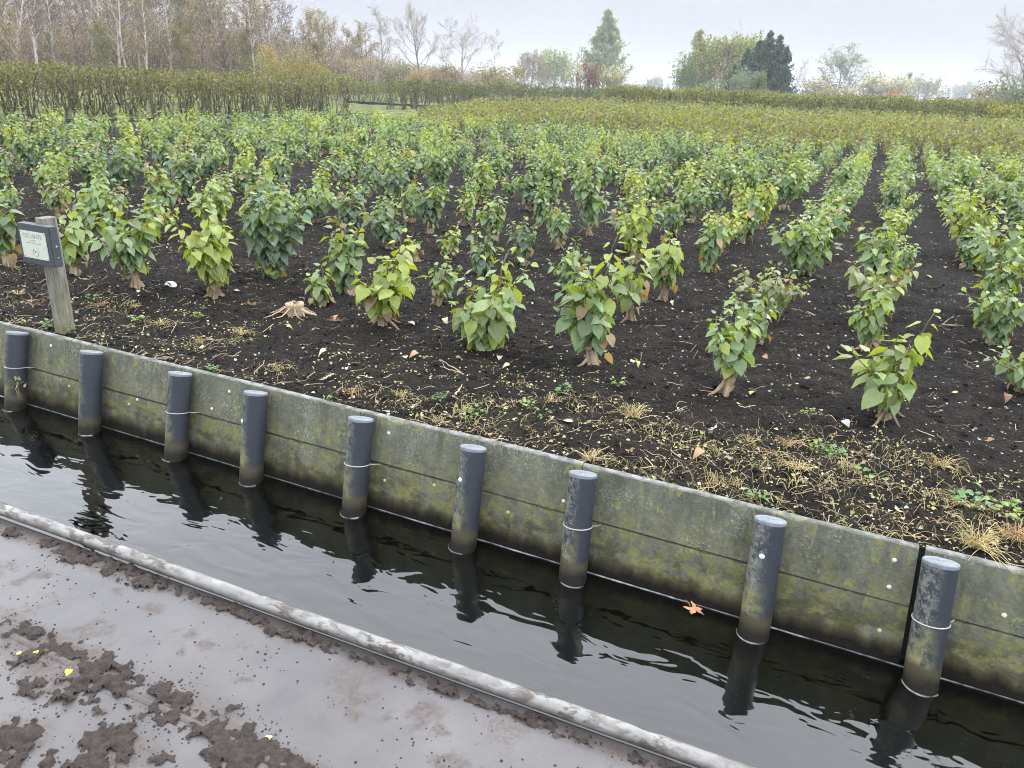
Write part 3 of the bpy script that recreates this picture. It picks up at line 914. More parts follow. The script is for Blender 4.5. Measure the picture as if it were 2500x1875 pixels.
def bush_parts(seed, h, r, stump='s', col='g', leaf=0.085, far=False, z0=None, offx=0.0, offy=0.0, sprout=0):
    """Builds the meshes of one lilac stool: stump, stems, foliage."""
    rng = np.random.default_rng(seed)
    sh_ = {'s': 0.09, 't': min(0.15, h * 0.26), 'n': 0.03, 'f': 0.10}[stump] * rng.uniform(.85, 1.15) if z0 is None else z0
    sr = {'s': 0.024, 't': 0.023, 'n': 0.018, 'f': 0.025}[stump] * rng.uniform(.8, 1.25)
    sm = MB()
    k = 22
    zs = np.linspace(-0.04, sh_, 13)
    tc = []
    a = np.arange(k) * 2 * math.pi / k
    V = []
    lx, ly = rng.normal(0, .15, 2)
    for z in zs:
        f = (z + .04) / (sh_ + .04)
        rr = sr * (1.0 + 0.45 * np.exp(-max(z, 0) / 0.025) + 0.22 * (f > 0.8)) * (1 + 0.8 * (vnoise(a * 2.2 + seed, a * 0 + z * 14, 3) - 0.5) + 0.22 * np.sin(a * 3 + seed) * np.exp(-max(z, 0) / .06) + 0.10 * np.sin(a * 5 + seed + z * 8) + 0.35 * (vnoise(a * 5 + seed * 3, a * 0 + z * 40, 5) - .5))
        tc.append(0.42 + 1.15 * vnoise(a * 4.5 + seed, a * 0 + z * 12 + seed, 9))
        V.append(np.stack([rr * np.cos(a) + lx * z, rr * np.sin(a) + ly * z, np.full(k, z) + (0.012 * (vnoise(a * 2 + 5, a * 0, seed) - .5) if f > .95 else 0)], -1))
    i, j = np.meshgrid(np.arange(len(zs) - 1), np.arange(k), indexing='ij')
    tan = np.array((0.235, 0.18, 0.12)) * rng.uniform(0.65, 1.2)
    sm.add(np.concatenate(V), np.stack([i * k + j, i * k + (j + 1) % k, (i + 1) * k + (j + 1) % k, (i + 1) * k + j], -1).reshape(-1, 4), N=[[(len(zs) - 1) * k + q for q in range(k)]], C=tan[None] * np.concatenate(tc)[:, None])
    for q in range({'s': 2, 't': 2, 'n': 0, 'f': 6}[stump]):           # roots showing on the soil
        t = rng.uniform(0, 2 * math.pi)
        ln = rng.uniform(0.05, 0.11) * (1.5 if stump == 'f' else 1)
        pts = [(math.cos(t + .25 * math.sin(u * 3)) * (sr * .6 + ln * u), math.sin(t + .25 * math.sin(u * 3)) * (sr * .6 + ln * u), 0.035 * (1 - u) ** 1.5 * (2 if stump == 'f' else 1) - 0.022 * u) for u in np.linspace(0, 1, 6)]
        sm.tube(pts, np.linspace(0.012, 0.004, 6) * rng.uniform(.6, 1.2), 6, C=tan * rng.uniform(.8, 1.15))
    # stems
    ns = int(np.clip(round(r / 0.029), 5, 11))
    st = MB()
    lm = MB()
    P, D, Nn, S, HF = [], [], [], [], []
    ct = np.array([offx, offy])
    for q in range(ns + sprout):
        spr = q >= ns
        t = 2 * math.pi * (q + rng.uniform(-.3, .3)) / ns
        rad = max(r - .62 * leaf, .22 * r) * (0.0 if q == 0 else rng.uniform(0.35, 1.0))
        if sprout and not spr: hq = h * .74
        else: hq = h
        ht = hq * (rng.uniform(0.9, 1.0) if (q == 0 or spr) else rng.uniform(0.55, 0.98) * (1 - 0.15 * (rad / r) ** 2))
        u = np.linspace(0, 1, 7)
        wob = rng.normal(0, .012, (7, 2)) * u[:, None]
        bx_, by_ = lx * sh_ + math.cos(t) * sr * .6, ly * sh_ + math.sin(t) * sr * .6
        pts = np.stack([bx_ + (math.cos(t) * rad + ct[0]) * u ** 1.3 + wob[:, 0], by_ + (math.sin(t) * rad + ct[1]) * u ** 1.3 + wob[:, 1], sh_ * 0.85 + (ht - sh_ * .85) * u ** 0.9], -1)
        st.tube(pts, np.linspace(0.0052, 0.0022, 7), 5, C=np.array((0.13, 0.105, 0.06)) * rng.uniform(.8, 1.3))
        L_ = ht - sh_
        nn = max(3, int((.6 if spr else 1) * L_ / (leaf * (0.33 if not far else 0.6))))
        for e in range(nn):
            f = (e + 0.75) / nn
            if f < 0.06 and rng.random() < .5: continue
            idx = f * 6
            i0 = min(int(idx), 5)
            pp = pts[i0] + (pts[i0 + 1] - pts[i0]) * (idx - i0)
            ph = t + (math.pi / 2) * (e % 2) + rng.normal(0, .35)
            for sgn in (0, math.pi):
                az = ph + sgn
                o = np.array([math.cos(az), math.sin(az)])
                oc = pp[:2] - ct * f ** 1.3
                o = o + 0.55 * oc / (np.linalg.norm(oc) + 0.03)
                o /= np.linalg.norm(o)
                el = math.radians(rng.normal(-62 + 66 * max(f - 0.25, 0), 15))
                if f > 0.93: el = math.radians(rng.normal(25, 15))
                d = np.array([o[0] * math.cos(el), o[1] * math.cos(el), math.sin(el)])
                nrm_ = np.array([o[0] * -math.sin(el), o[1] * -math.sin(el), math.cos(el)]) + rng.normal(0, .34, 3)
                pet = leaf * 0.30 * rng.uniform(.6, 1.3)
                P.append(pp + np.array([o[0], o[1], 0.12]) * pet); D.append(d); Nn.append(nrm_)
                sz = leaf * rng.uniform(0.62, 1.2) * (1 - 0.50 * max(0, f - 0.72) / 0.28) * (1.0 if f > .2 else .85)
                S.append(sz * (.8 if spr else 1)); HF.append(pp[2] / h * (1.0 if not spr else 1.6))
    for q in range(rng.integers(3, 9)):       # withered leaves hanging at the base
        t = rng.uniform(0, 6.283)
        rr = sr + rng.uniform(.0, .06)
        P.append(np.array([math.cos(t) * rr, math.sin(t) * rr, sh_ * rng.uniform(.35, 1.5) + .02])); D.append(np.array([math.cos(t) * .5, math.sin(t) * .5, -.8])); Nn.append(np.array([math.cos(t), math.sin(t), .3]) + rng.normal(0, .6, 3))
        S.append(leaf * rng.uniform(.5, .85)); HF.append(-1.0)
    P, D, Nn, S, HF = map(np.array, (P, D, Nn, S, HF))
    C = leaf_cols(len(P), PAL[col][0], rng, HF, yel={'y': .3, 'l': .12}.get(col, .05), brown={'b': .10}.get(col, .008))
    dd_ = HF < 0
    C[dd_] = np.array((0.22, 0.155, 0.095)) * rng.uniform(.6, 1.35, (dd_.sum(), 1))
    leaves(lm, P, D, Nn, S, C, rng, far)
    return sm, st, lm

def bush(name, label, cat, loc, rz, group, parts):
    e = thing(name, label, cat, loc, rz, group)
    link('stump', parts[0], e); link('stem_clump', parts[1], e); link('foliage', parts[2], e)
    return e

C6 = (1650, 300, 0.4521); C5 = (800, 250, 0.3918); C4 = (0, 250, 0.3797)
EXP = [  # crop, base x, base y, top y, left, right, colour, stump
 (C6, 270, 1440, 1070, 120, 410, 'g', 't'), (C6, 430, 1195, 940, 245, 540, 'g', 'n'), (C6, 520, 1035, 785, 280, 680, 'b', 'n'), (C6, 680, 835, 540, 495, 840, 'g', 'n'),
 (C6, 800, 640, 420, 640, 870, 'g', 'n'), (C6, 900, 510, 340, 790, 1010, 'g', 'n'), (C6, 915, 450, 190, 800, 1020, 'g', 'n'), (C6, 230, 690, 480, 145, 455, 'y', 's'), (C6, 180, 750, 630, 90, 220, 'y', 's'), (C6, 470, 520, 370, 370, 540, 'g', 's'),
 (C6, 570, 470, 180, 470, 770, 'g', 't'), (C6, 70, 535, 310, 0, 250, 'g', 'f'), (C6, 285, 410, 190, 195, 460, 'g', 't'), (C6, 60, 330, 50, -60, 160, 'd', 't'),
 (C6, 1130, 1590, 1060, 960, 1365, 'l', 'f'), (C6, 1075, 1090, 740, 950, 1345, 'b', 't'), (C6, 1195, 835, 650, 1050, 1320, 'g', 'n'), (C6, 1140, 700, 580, 1070, 1285, 'y', 'n'),
 (C6, 1190, 590, 440, 1070, 1330, 'g', 'n'), (C6, 1205, 480, 340, 1090, 1330, 'l', 'n'), (C6, 1210, 395, 225, 1085, 1340, 'g', 'n'), (C6, 1215, 255, 130, 1140, 1300, 'g', 'n'), (C6, 1225, 160, 60, 1150, 1320, 'd', 'n'),
 (C6, 1850, 1440, 1240, 1640, 2050, 'g', 't'), (C6, 1730, 1195, 910, 1545, 1890, 'g', 'n'), (C6, 1720, 1000, 560, 1610, 1905, 'g', 't'), (C6, 1570, 700, 370, 1440, 1770, 'y', 'n'),
 (C6, 1510, 450, 190, 1385, 1640, 'g', 'n'), (C6, 1840, 490, 285, 1750, 1920, 'g', 's'), (C6, 1800, 350, 200, 1720, 1880, 'y', 'n'),
 (C5, 340, 1395, 850, 210, 600, 'y', 'f'), (C5, 985, 1530, 960, 730, 1290, 'l', 'n'), (C5, 1650, 1625, 900, 1420, 1850, 'g', 't'), (C5, 1890, 1370, 900, 1800, 2050, 'l', 't'),
 (C5, 2090, 1225, 850, 1970, 2200, 'l', 't'), (C5, 1510, 1170, 885, 1400, 1640, 'g', 'n'), (C5, 690, 1260, 985, 600, 810, 'g', 's'), (C5, 120, 1190, 800, -10, 250, 'g', 'n'),
 (C5, 545, 985, 870, 470, 630, 'd', 's'), (C5, 380, 915, 660, 210, 485, 'd', 's'), (C5, 640, 815, 530, 540, 755, 'd', 's'), (C5, 1040, 850, 590, 940, 1150, 'g', 's'),
 (C5, 960, 1060, 790, 890, 1070, 'd', 'n'), (C5, 760, 950, 790, 670, 850, 'l', 'n'), (C5, 1220, 1010, 760, 1080, 1330, 'd', 's'), (C5, 1440, 920, 660, 1370, 1590, 'g', 's'), (C5, 1630, 825, 410, 1540, 1790, 'g', 't'),
 (C5, 1900, 930, 650, 1720, 2120, 'd', 's'), (C5, 850, 770, 560, 795, 895, 'l', 'f'), (C5, 515, 750, 500, 430, 610, 'g', 't'), (C5, 190, 690, 510, 120, 255, 'd', 't'),
 (C5, 1400, 720, 300, 1290, 1500, 'g', 't'), (C5, 1900, 670, 450, 1850, 2010, 'y', 't'), (C5, 2010, 650, 430, 1950, 2190, 'g', 's'), (C5, 400, 640, 350, 240, 545, 'd', 'f'),
 (C5, 700, 590, 260, 540, 850, 'g', 'n'), (C5, 1150, 600, 450, 1070, 1290, 'g', 's'), (C5, 90, 800, 690, 0, 200, 'b', 's'),
 (C4, 60, 1050, 640, -60, 150, 'g', 't'), (C4, 490, 1115, 700, 395, 610, 'l', 's'), (C4, 890, 1215, 740, 640, 1030, 'g', 't'), (C4, 1390, 1255, 690, 1080, 1480, 'y', 't'),
 (C4, 1760, 1135, 620, 1510, 2010, 'd', 'n'), (C4, 620, 855, 490, 460, 820, 'g', 't'), (C4, 420, 700, 560, 320, 470, 'l', 'f'), (C4, 1060, 790, 655, 960, 1150, 'y', 'n'), (C4, 1380, 835, 500, 1180, 1490, 'l', 'n'),
 (C4, 1040, 720, 420, 935, 1160, 'g', 'n'), (C4, 1700, 745, 450, 1520, 1840, 'd', 'n'), (C4, 2020, 770, 500, 1855, 2160, 'g', 's'), (C4, 760, 720, 580, 690, 830, 'g', 's'),
 (C4, 800, 580, 270, 610, 920, 'd', 's'), (C4, 440, 465, 190, 320, 600, 'd', 't'), (C4, 1335, 505, 300, 1230, 1450, 'd', 's'), (C4, 1150, 400, 230, 1030, 1280, 'b', 's'), (C4, 230, 430, 290, 140, 330, 'g', 't'),
 (C4, 290, 590, 380, 190, 420, 'l', 's'), (C4, 60, 520, 350, -40, 180, 'd', 's'), (C4, 90, 720, 540, -30, 170, 'g', 's'),
]
ROW0, ROWD = 0.19, 0.668
def row_of(x): return int(round((ROW0 - x) / ROWD))
items = []                                 # (x, y, h, r, col, stump, seed, offx, offy, unique)
for n, (cr, bx_, by_, ty, l_, r_, col, stp) in enumerate(EXP):
    ox, oy, s = cr
    px, py = ox + bx_ * s, oy + by_ * s
    P = at(px, py, 0.0)
    h = height_at(P, oy + ty * s)
    zc = proj((P[0], P[1], h * 0.6))
    r = (r_ - l_) * s / 2 * zc[2] / F
    off = ((l_ + r_) / 2 * s + ox - zc[0]) * zc[2] / F
    items.append([P[0], P[1], float(np.clip(h * 1.14, 0.18, 1.0)), float(np.clip(r * 1.34, 0.10, 0.42)), col, stp, 100 + n, off * RX[0, 0] * .8, off * RX[1, 0] * .8, True])
rng = np.random.default_rng(77)
EXY = np.array([[i_[0], i_[1]] for i_ in items])
EH = np.array([i_[2] for i_ in items])
fill = []
for k_ in range(-5, 28):
    X0 = ROW0 - ROWD * k_
    for y in np.arange(3.75, 23.5, 0.54):
        x_, y_ = X0 + rng.normal(0, .05), y + rng.normal(0, .07)
        far_end = 22.6 + 1.1 * math.sin(X0 * .6) + (1.5 if X0 < -9 else 0)
        if y_ > far_end or x_ < -17.6: continue
        px, py, zc = proj((x_, y_, 0.2))
        if px < -420 or px > 2900 or zc < .5: continue
        d = np.hypot(EXY[:, 0] - x_, (EXY[:, 1] - y_) * 0.85)
        need = 0.40
        lim = 4.7 if x_ > -0.9 else 6.4 if x_ > -4 else (5.6 if x_ > -5.6 else 4.2)
        if y_ < lim or d.min() < need: continue
        if rng.random() < (0.17 if x_ < -3 else 0.08): continue
        # do not stand in front of a listed one that the photo shows whole
        fill.append([x_, y_, rng.uniform(0.36, 0.62), rng.uniform(0.15, 0.235), rng.choice(list('ggggddlyb'), p=None), rng.choice(list('ssntf')), 0, 0, 0, False])
def shown(q):
    px, py, zc = proj((q[0], q[1], .2))
    return -60 < px < 2560
fill.sort(key=lambda q: q[1] + 0.25 * abs(q[0] + 2) + (0 if shown(q) else 100))
NIND = 296 - len(items)
indiv = items + fill[:NIND]
mass = fill[NIND:]
# order every bush within its row, counted from the wall
rows = {}
for it in indiv:
    rows.setdefault(row_of(it[0]), []).append(it)
for k_ in rows:
    rows[k_].sort(key=lambda q: q[1])
variants = {}
VK = []
for q, (cl_, sp) in enumerate([('g', 's'), ('g', 't'), ('d', 's'), ('l', 'n'), ('g', 'n'), ('y', 's'), ('b', 's'), ('d', 't'), ('g', 'f'), ('l', 't'), ('d', 'n'), ('y', 't'), ('b', 'n'), ('d', 'f'), ('l', 's'), ('y', 'n'), ('b', 't'), ('l', 'f'), ('b', 'f'), ('y', 'f')]):
    ps = bush_parts(900 + q, 0.50, 0.19, sp, cl_, 0.080, offx=.05 * math.sin(q), offy=.05 * math.cos(q * 1.7))
    variants[(cl_, sp)] = [ps[0].mesh('stump', STUMP, True), ps[1].mesh('stem_clump', STEM, True), ps[2].mesh('foliage', LEAF, True)]
GRP = 'lilac bushes standing in rows on the peat field'
STW = {'s': 'on stump', 't': 'on tall stump', 'n': '', 'f': 'on splayed roots'}
seen_l = {}
for k_, lst in sorted(rows.items()):
    for n, it in enumerate(lst):
        x, y, h, r, col, sp, seed, ox, oy, uniq = it
        side = f"{ORD[k_]} row left" if k_ >= 0 else f"{ORD[-k_ - 1]} row right"
        size = 'tall' if h > .58 else ('low' if h < .33 else '')
        lab = f"{size} {PAL[col][1]} lilac {'' if n > 2 else STW[sp]}, {ORD[n]} from wall, {side} of rightmost post"
        lab = ' '.join(lab.replace(' ,', ',').split())
        z = float(soil_z(x, y))
        if uniq:
            near = 0.090 if y < 4.6 else (0.085 if y < 6 else 0.08)
            ps = bush_parts(seed, h, r, sp, col, near * rng.uniform(.92, 1.08) * float(np.clip(h / .48, .72, 1.1)), offx=ox, offy=oy, sprout={130: 2, 131: 3, 142: 3, 143: 3, 133: 1, 132: 1, 165: 2, 114: 1}.get(seed, 0))
            meshes = [ps[0].mesh('stump', STUMP, True), ps[1].mesh('stem_clump', STEM, True), ps[2].mesh('foliage', LEAF, True)]
            bush('lilac_bush', lab, 'bush', (x, y, z), 0, GRP, meshes)
        else:
            e = bush('lilac_bush', lab, 'bush', (x, y, z), rng.uniform(0, 6.28), GRP, variants[(col, sp)])
            e.scale = (r / .19, r / .19, h / .50)
            e.rotation_euler = (rng.normal(0, .07), rng.normal(0, .07), e.rotation_euler[2])

# the rest of the rows, farther off, as one mass
lm = MB(); wm = MB()
tmpl = []
for q, cl_ in enumerate('ggddlygb'):
    ps = bush_parts(1300 + q, 0.50, 0.19, 'snts'[q % 4], cl_, 0.108, far=True)
    cat_ = lambda mm: (np.concatenate(mm.V), np.concatenate(mm.Q) if mm.Q else None, np.concatenate(mm.T) if mm.T else None, np.concatenate(mm.C))
    tmpl.append((cat_(ps[0]), cat_(ps[2])))
for it in mass:
    (sv, sq, stt, scc), (v, q_, t_, c_) = tmpl[rng.integers(len(tmpl))]
    a = rng.uniform(0, 6.28)
    M3 = np.array([[math.cos(a), -math.sin(a), 0], [math.sin(a), math.cos(a), 0], [0, 0, 1]]) * np.array([[it[3] / .19], [it[3] / .19], [it[2] / .5]])
    off = np.array([it[0], it[1], float(soil_z(it[0], it[1]))])
    lm.add(v @ M3.T + off, q_, t_, C=c_ * rng.uniform(.85, 1.15))
    wm.add(sv @ M3.T + off, sq, stt, C=scc)
o = lm.build('lilac_field', LEAF)
tag(o, 'farther rows of green lilac bushes on the peat, too many to count', 'bushes', kind='stuff')
wm.build('stump_mass', STUMP, o)

# bare dead stumps and root crowns standing between the bushes
def dead_stump(seed, h, r, roots, rl):
    rng = np.random.default_rng(seed)
    m = MB()
    k = 12
    a = np.arange(k) * 2 * math.pi / k
    V = []
    zs = np.linspace(-.03, h, 7)
    for z in zs:
        rr = r * (1 + .28 * math.exp(-max(z, 0) / .03)) * (1 + .9 * (vnoise(a * 2.3 + seed, a * 0 + z * 14, 2) - .5))
        V.append(np.stack([rr * np.cos(a), rr * np.sin(a), np.full(k, z)], -1))
    V.append(np.stack([.72 * r * np.cos(a), .72 * r * np.sin(a), np.full(k, h - .008)], -1)); V.append(np.stack([.5 * r * np.cos(a), .5 * r * np.sin(a), np.full(k, h - .6 * h)], -1))
    n_ = len(V)
    i, j = np.meshgrid(np.arange(n_ - 1), np.arange(k), indexing='ij')
    tan = np.array((0.36, 0.28, 0.185)) * rng.uniform(.85, 1.2)
    m.add(np.concatenate(V), np.stack([i * k + j, i * k + (j + 1) % k, (i + 1) * k + (j + 1) % k, (i + 1) * k + j], -1).reshape(-1, 4), N=[[(n_ - 1) * k + q for q in range(k)]], C=tan)
    for q in range(roots):
        t = 2 * math.pi * q / roots + rng.uniform(-.4, .4)
        ln = rl * rng.uniform(.6, 1.3)
        u = np.linspace(0, 1, 8)
        bend = rng.normal(0, .5)
        pts = np.stack([np.cos(t + bend * u) * (r * .5 + ln * u), np.sin(t + bend * u) * (r * .5 + ln * u), (h * rng.uniform(.4, .9)) * (1 - u) ** 1.4 - .024 * u + .010], -1)
        m.tube(pts + np.cumsum(rng.normal(0, .004, (8, 3)), 0), np.linspace(.010, .003, 8) * rng.uniform(.6, 1.3), 6, C=tan * rng.uniform(.55, 1.15))
    return m
for n, (cr, x, y, h, r, rt, rl, lab) in enumerate([
    (C4, 1900, 1370, .075, .048, 14, .13, 'hollow splayed pale root stump beside the largest dark lilac near the wall'),
    (C4, 940, 455, .13, .04, 7, .12, 'bare tan root stump amid the far left lilac rows'),
       (C5, 910, 620, .24, .032, 4, .07, 'tall bare pale stump post among lilacs in mid field'),
    (C5, 90, 605, .08, .035, 4, .1, 'low sawn pale stump with white cut top left of mid field'),
    (C5, 245, 745, .10, .026, 4, .08, 'small bare sawn stump beside a dark low lilac'),
    (C4, 1830, 640, .10, .03, 9, .16, 'splayed dry root stump on the peat path in mid left field'),
    (C6, 190, 790, .05, .03, 8, .09, 'small flat root crown below a yellowing lilac in mid field'),
    (C5, 1780, 760, .16, .028, 3, .16, 'leaning forked pale root stub beside a dark round lilac')]):
    P = at(cr[0] + x * cr[2], cr[1] + y * cr[2])
    m = dead_stump(50 + n, h, r, rt, rl)
    o = m.build('dead_stump', STUMP, smooth=True)
    o.location = (P[0], P[1], float(soil_z(P[0], P[1])))
    tag(o, lab, 'stump', 'bare dead stumps between the lilacs')
P = at(C4[0] + 1985 * C4[2], C4[1] + 1330 * C4[2])    # young shoot beside the hollow stump
ps = bush_parts(333, .27, .085, 'n', 'l', .075)
bush('lilac_shoot', 'single small leafy lilac shoot growing beside the hollow splayed root stump', 'bush', (P[0], P[1] + .12, 0), 0, None, [ps[0].mesh('stump', STUMP, True), ps[1].mesh('stem_clump', STEM, True), ps[2].mesh('foliage', LEAF, True)])

# ================================================================== FAR CROPS
def leaf_cloud(m, P, size, pal, rng, flat=0.5, curl=0.3):
    """loose leaves at points P"""
    n = len(P)
    az = rng.uniform(0, 6.283, n)
    el = np.radians(rng.normal(-30, 28, n))
    D = np.stack([np.cos(az) * np.cos(el), np.sin(az) * np.cos(el), np.sin(el)], -1)
    Nn = np.stack([-np.cos(az) * np.sin(el), -np.sin(az) * np.sin(el), np.cos(el)], -1) + rng.normal(0, .45, (n, 3))
    pal = np.array(pal)
    C = pal[rng.integers(len(pal), size=n)] * rng.uniform(.75, 1.25, (n, 1))
    leaves(m, P, D, Nn, size * rng.uniform(.7, 1.3, n), C, rng, True, curl=curl)

# young yellowing lilacs behind the green rows
rng = np.random.default_rng(5)
m = MB(); st = MB()
YPAL = [(0.17, 0.205, 0.065), (0.13, 0.17, 0.065), (0.22, 0.235, 0.065), (0.15, 0.12, 0.07), (0.095, 0.135, 0.065), (0.19, 0.155, 0.09), (0.16, 0.20, 0.07), (.10, .075, .05), (.115, .155, .075)]
pts, stems = [], []
y = 22.9
row = 0
while y < 54:
    dy = 0.42 + 0.012 * (y - 22)
    xr = np.arange(-17.4, 15, 0.62 if y < 45 else .8)
    for x in xr:
        x_, y_ = x + rng.normal(0, .07), y + rng.normal(0, .1) + (1.1 * math.sin(x * .6) + rng.normal(0, .8)) * (y < 27)
        px, py, zc = proj((x_, y_, .5))
        if px < 300 or px > 2850 or (x_ < -0.615 * y_ and y_ < 40): continue
        if rng.random() < 0.05: continue
        h = rng.uniform(.55, .98) * (1.0 if y < 45 else 1.08) * float(np.clip(.62 + (y_ - 22) * .07 + min(0, 0), .62, 1)) * float(np.clip(.55 + (x_ + .615 * y_) * .12, .55, 1) if y_ < 40 else 1)
        nl = int(46 * max(.35, 1 - (y - 22) / 60))
        u = rng.random(nl) ** .75
        rr = np.sqrt(rng.random(nl)) * .33 * (0.5 + .6 * u)
        a = rng.uniform(0, 6.283, nl)
        patch = fbm(np.array([x_ * .35]), np.array([y_ * .22]), 3, 91)[0]
        pts.append((np.stack([x_ + rr * np.cos(a), y_ + rr * np.sin(a), .16 + (h - .16) * u], -1), patch, y))
        if y < 40:
            for q in range(3):
                t = rng.uniform(0, 6.283); r = rng.uniform(.05, .24)
                stems.append(([x_ + .03 * math.cos(t), y_ + .03 * math.sin(t), 0], [x_ + r * math.cos(t), y_ + r * math.sin(t), h * rng.uniform(.7, .95)]))
    y += dy
PP = np.concatenate([p_[0] for p_ in pts])
pa = np.concatenate([np.full(len(p_[0]), p_[1]) for p_ in pts])
yy_ = np.concatenate([np.full(len(p_[0]), p_[2]) for p_ in pts])
n = len(PP)
az = rng.uniform(0, 6.283, n); el = np.radians(rng.normal(-35, 28, n))
D = np.stack([np.cos(az) * np.cos(el), np.sin(az) * np.cos(el), np.sin(el)], -1)
Nn = np.stack([-np.cos(az) * np.sin(el), -np.sin(az) * np.sin(el), np.cos(el)], -1) + rng.normal(0, .4, (n, 3))
C = np.array(YPAL)[rng.integers(len(YPAL), size=n)] * rng.uniform(.7, 1.25, (n, 1))
C = C * (1 - np.clip((pa - .5) * 3, 0, .6))[:, None] + np.array((.23, .235, .055)) * np.clip((pa - .5) * 3, 0, .6)[:, None]
leaves(m, PP, D, Nn, (.096 + .0008 * (yy_ - 22)) * rng.uniform(.7, 1.25, n), C, rng, True)
young = m.build('young_lilac_field', FARLEAF)
tag(young, 'dense field of young yellowing lilacs with thin tan stems behind the green rows', 'crop', kind='stuff')
for p0, p1 in stems:
    p0, p1 = np.array(p0), np.array(p1)
    mid = (p0 + p1) / 2 + rng.normal(0, .02, 3)
    st.tube([p0, mid, p1], [.009, .007, .004], 3, C=np.array((.30, .23, .13)) * rng.uniform(.6, 1.2), cap=False)
st.build('stem_mass', STEM, young)

# old lilac hedges: gnarled stems below, leaves above
def hedge(name, label, x0, x1, y0, y1, h0, pal, rowd, sp, seed, leafn, stemcol, lo=.55, rows_stem=3, lsize=.075, front='x'):
    rng = np.random.default_rng(seed)
    e = thing(name, label, 'hedge', ((x0 + x1) / 2, (y0 + y1) / 2, 0), 0, 'old lilac hedges beyond the field')
    O = np.array([(x0 + x1) / 2, (y0 + y1) / 2, 0])
    sm, lm = MB(), MB()
    P = []
    if front == 'x': rws = [(x0 - rowd * q, None) for q in range(int(abs(x0 - x1) / rowd) + 1)]
    else: rws = [(None, y0 + rowd * q) for q in range(int(abs(y1 - y0) / rowd) + 1)]
    for q, (rx, ry) in enumerate(rws):
        along = np.arange(y0, y1, sp) if front == 'x' else np.arange(min(x0, x1), max(x0, x1), sp)
        for t in along:
            x, y = (rx, t) if front == 'x' else (t, ry)
            x += rng.normal(0, .12); y += rng.normal(0, .12)
            h = h0 * (0.84 + 0.32 * fbm(np.array([x * .7]), np.array([y * .7]), 2, seed)[0]) + rng.normal(0, .05)
            if q < rows_stem:
                for s_ in range(rng.integers(3, 6)):
                    a = rng.uniform(0, 6.283)
                    n_ = 7
                    u = np.linspace(0, 1, n_)
                    wob = np.cumsum(rng.normal(0, .045, (n_, 2)), 0)
                    r = rng.uniform(.05, .32)
                    pts = np.stack([x + r * np.cos(a) * u ** .7 + wob[:, 0], y + r * np.sin(a) * u ** .7 + wob[:, 1], -.05 + (h * rng.uniform(.75, 1.0) + .05) * u], -1)
                    c = np.array(stemcol[rng.integers(len(stemcol))]) * rng.uniform(.6, 1.25)
                    sm.tube(pts - O, np.linspace(.024, .009, n_) * rng.uniform(.7, 1.25), 4, C=c, cap=False)
            nl = leafn if q < 4 else int(leafn * .55)
            u = lo + (1 - lo) * (1 - rng.random(nl) ** 1.35)
            low = rng.random(nl) < .12
            u = np.where(low, rng.uniform(.25, lo, nl), u)
            rr = np.sqrt(rng.random(nl)) * .42
            a = rng.uniform(0, 6.283, nl)
            P.append(np.stack([x + rr * np.cos(a), y + rr * np.sin(a), h * u + .04 * rng.normal(size=nl)], -1))
            if rng.random() < .6:         # stray shoots on top
                ns_ = rng.integers(2, 5)
                P.append(np.stack([np.full(ns_, x) + rng.normal(0, .1, ns_), np.full(ns_, y) + rng.normal(0, .1, ns_), h * rng.uniform(1.0, 1.09, ns_)], -1))
    leaf_cloud(lm, np.concatenate(P) - O, lsize * 1.2, pal, rng)
    sm.build('stem_tangle', STEM, e)
    lm.build('foliage', FARLEAF, e)
    return e
OLIVE = [(.095, .098, .045), (.070, .080, .040), (.125, .120, .048), (.10, .085, .055), (.19, .17, .07), (.060, .068, .038), (.088, .10, .040)]
BROWN = [(.13, .115, .085), (.10, .085, .06), (.17, .15, .11), (.085, .075, .05)]
MOSSY = [(.14, .14, .045), (.11, .10, .05), (.10, .085, .06), (.17, .15, .09)]
hedge('lilac_hedge', 'big olive-brown lilac hedge block with gnarled mossy stems at the left edge', -21.2, -31, 3.5, 28.8, 1.33, OLIVE, .95, .40, 11, 78, BROWN + MOSSY)
hedge('lilac_hedge', 'dark olive lilac hedge on bare twisted stems in the middle, right of the gap', -22.8, -24.6, 35.2, 80, 1.36, [(.055, .072, .030), (.048, .060, .028), (.078, .090, .030), (.095, .10, .035), (.06, .07, .036)], 1.05, .5, 12, 60, BROWN, lsize=.085)
hedge('lilac_hedge', 'hazy hedge seen through the gap between the two larger hedges', -31.0, -38, 42.0, 62, 1.12, [(.085, .10, .035), (.07, .085, .04), (.11, .115, .045)], 1.4, .7, 13, 45, BROWN, lsize=.095, rows_stem=2)
hedge('lilac_hedge', 'yellow-green clipped lilac hedge crossing behind the young field on the right', -20.5, 22.0, 60.0, 66.0, 1.60, [(.12, .14, .035), (.085, .11, .035), (.155, .165, .035), (.10, .095, .05), (.065, .085, .04), (.19, .19, .03)], 1.2, .55, 14, 120, [(.09, .07, .05), (.07, .055, .04)], lo=.38, lsize=.125, front='y', rows_stem=1)
hedge('lilac_hedge', 'bright yellow lilac hedge end at the far right edge of the field', 5.4, 22.0, 57.6, 59.0, 1.3, [(.24, .22, .03), (.17, .18, .03), (.21, .20, .035), (.10, .12, .04)], 1.1, .55, 15, 110, [(.09, .07, .05), (.07, .055, .04)], lo=.3, lsize=.12, front='y', rows_stem=1)

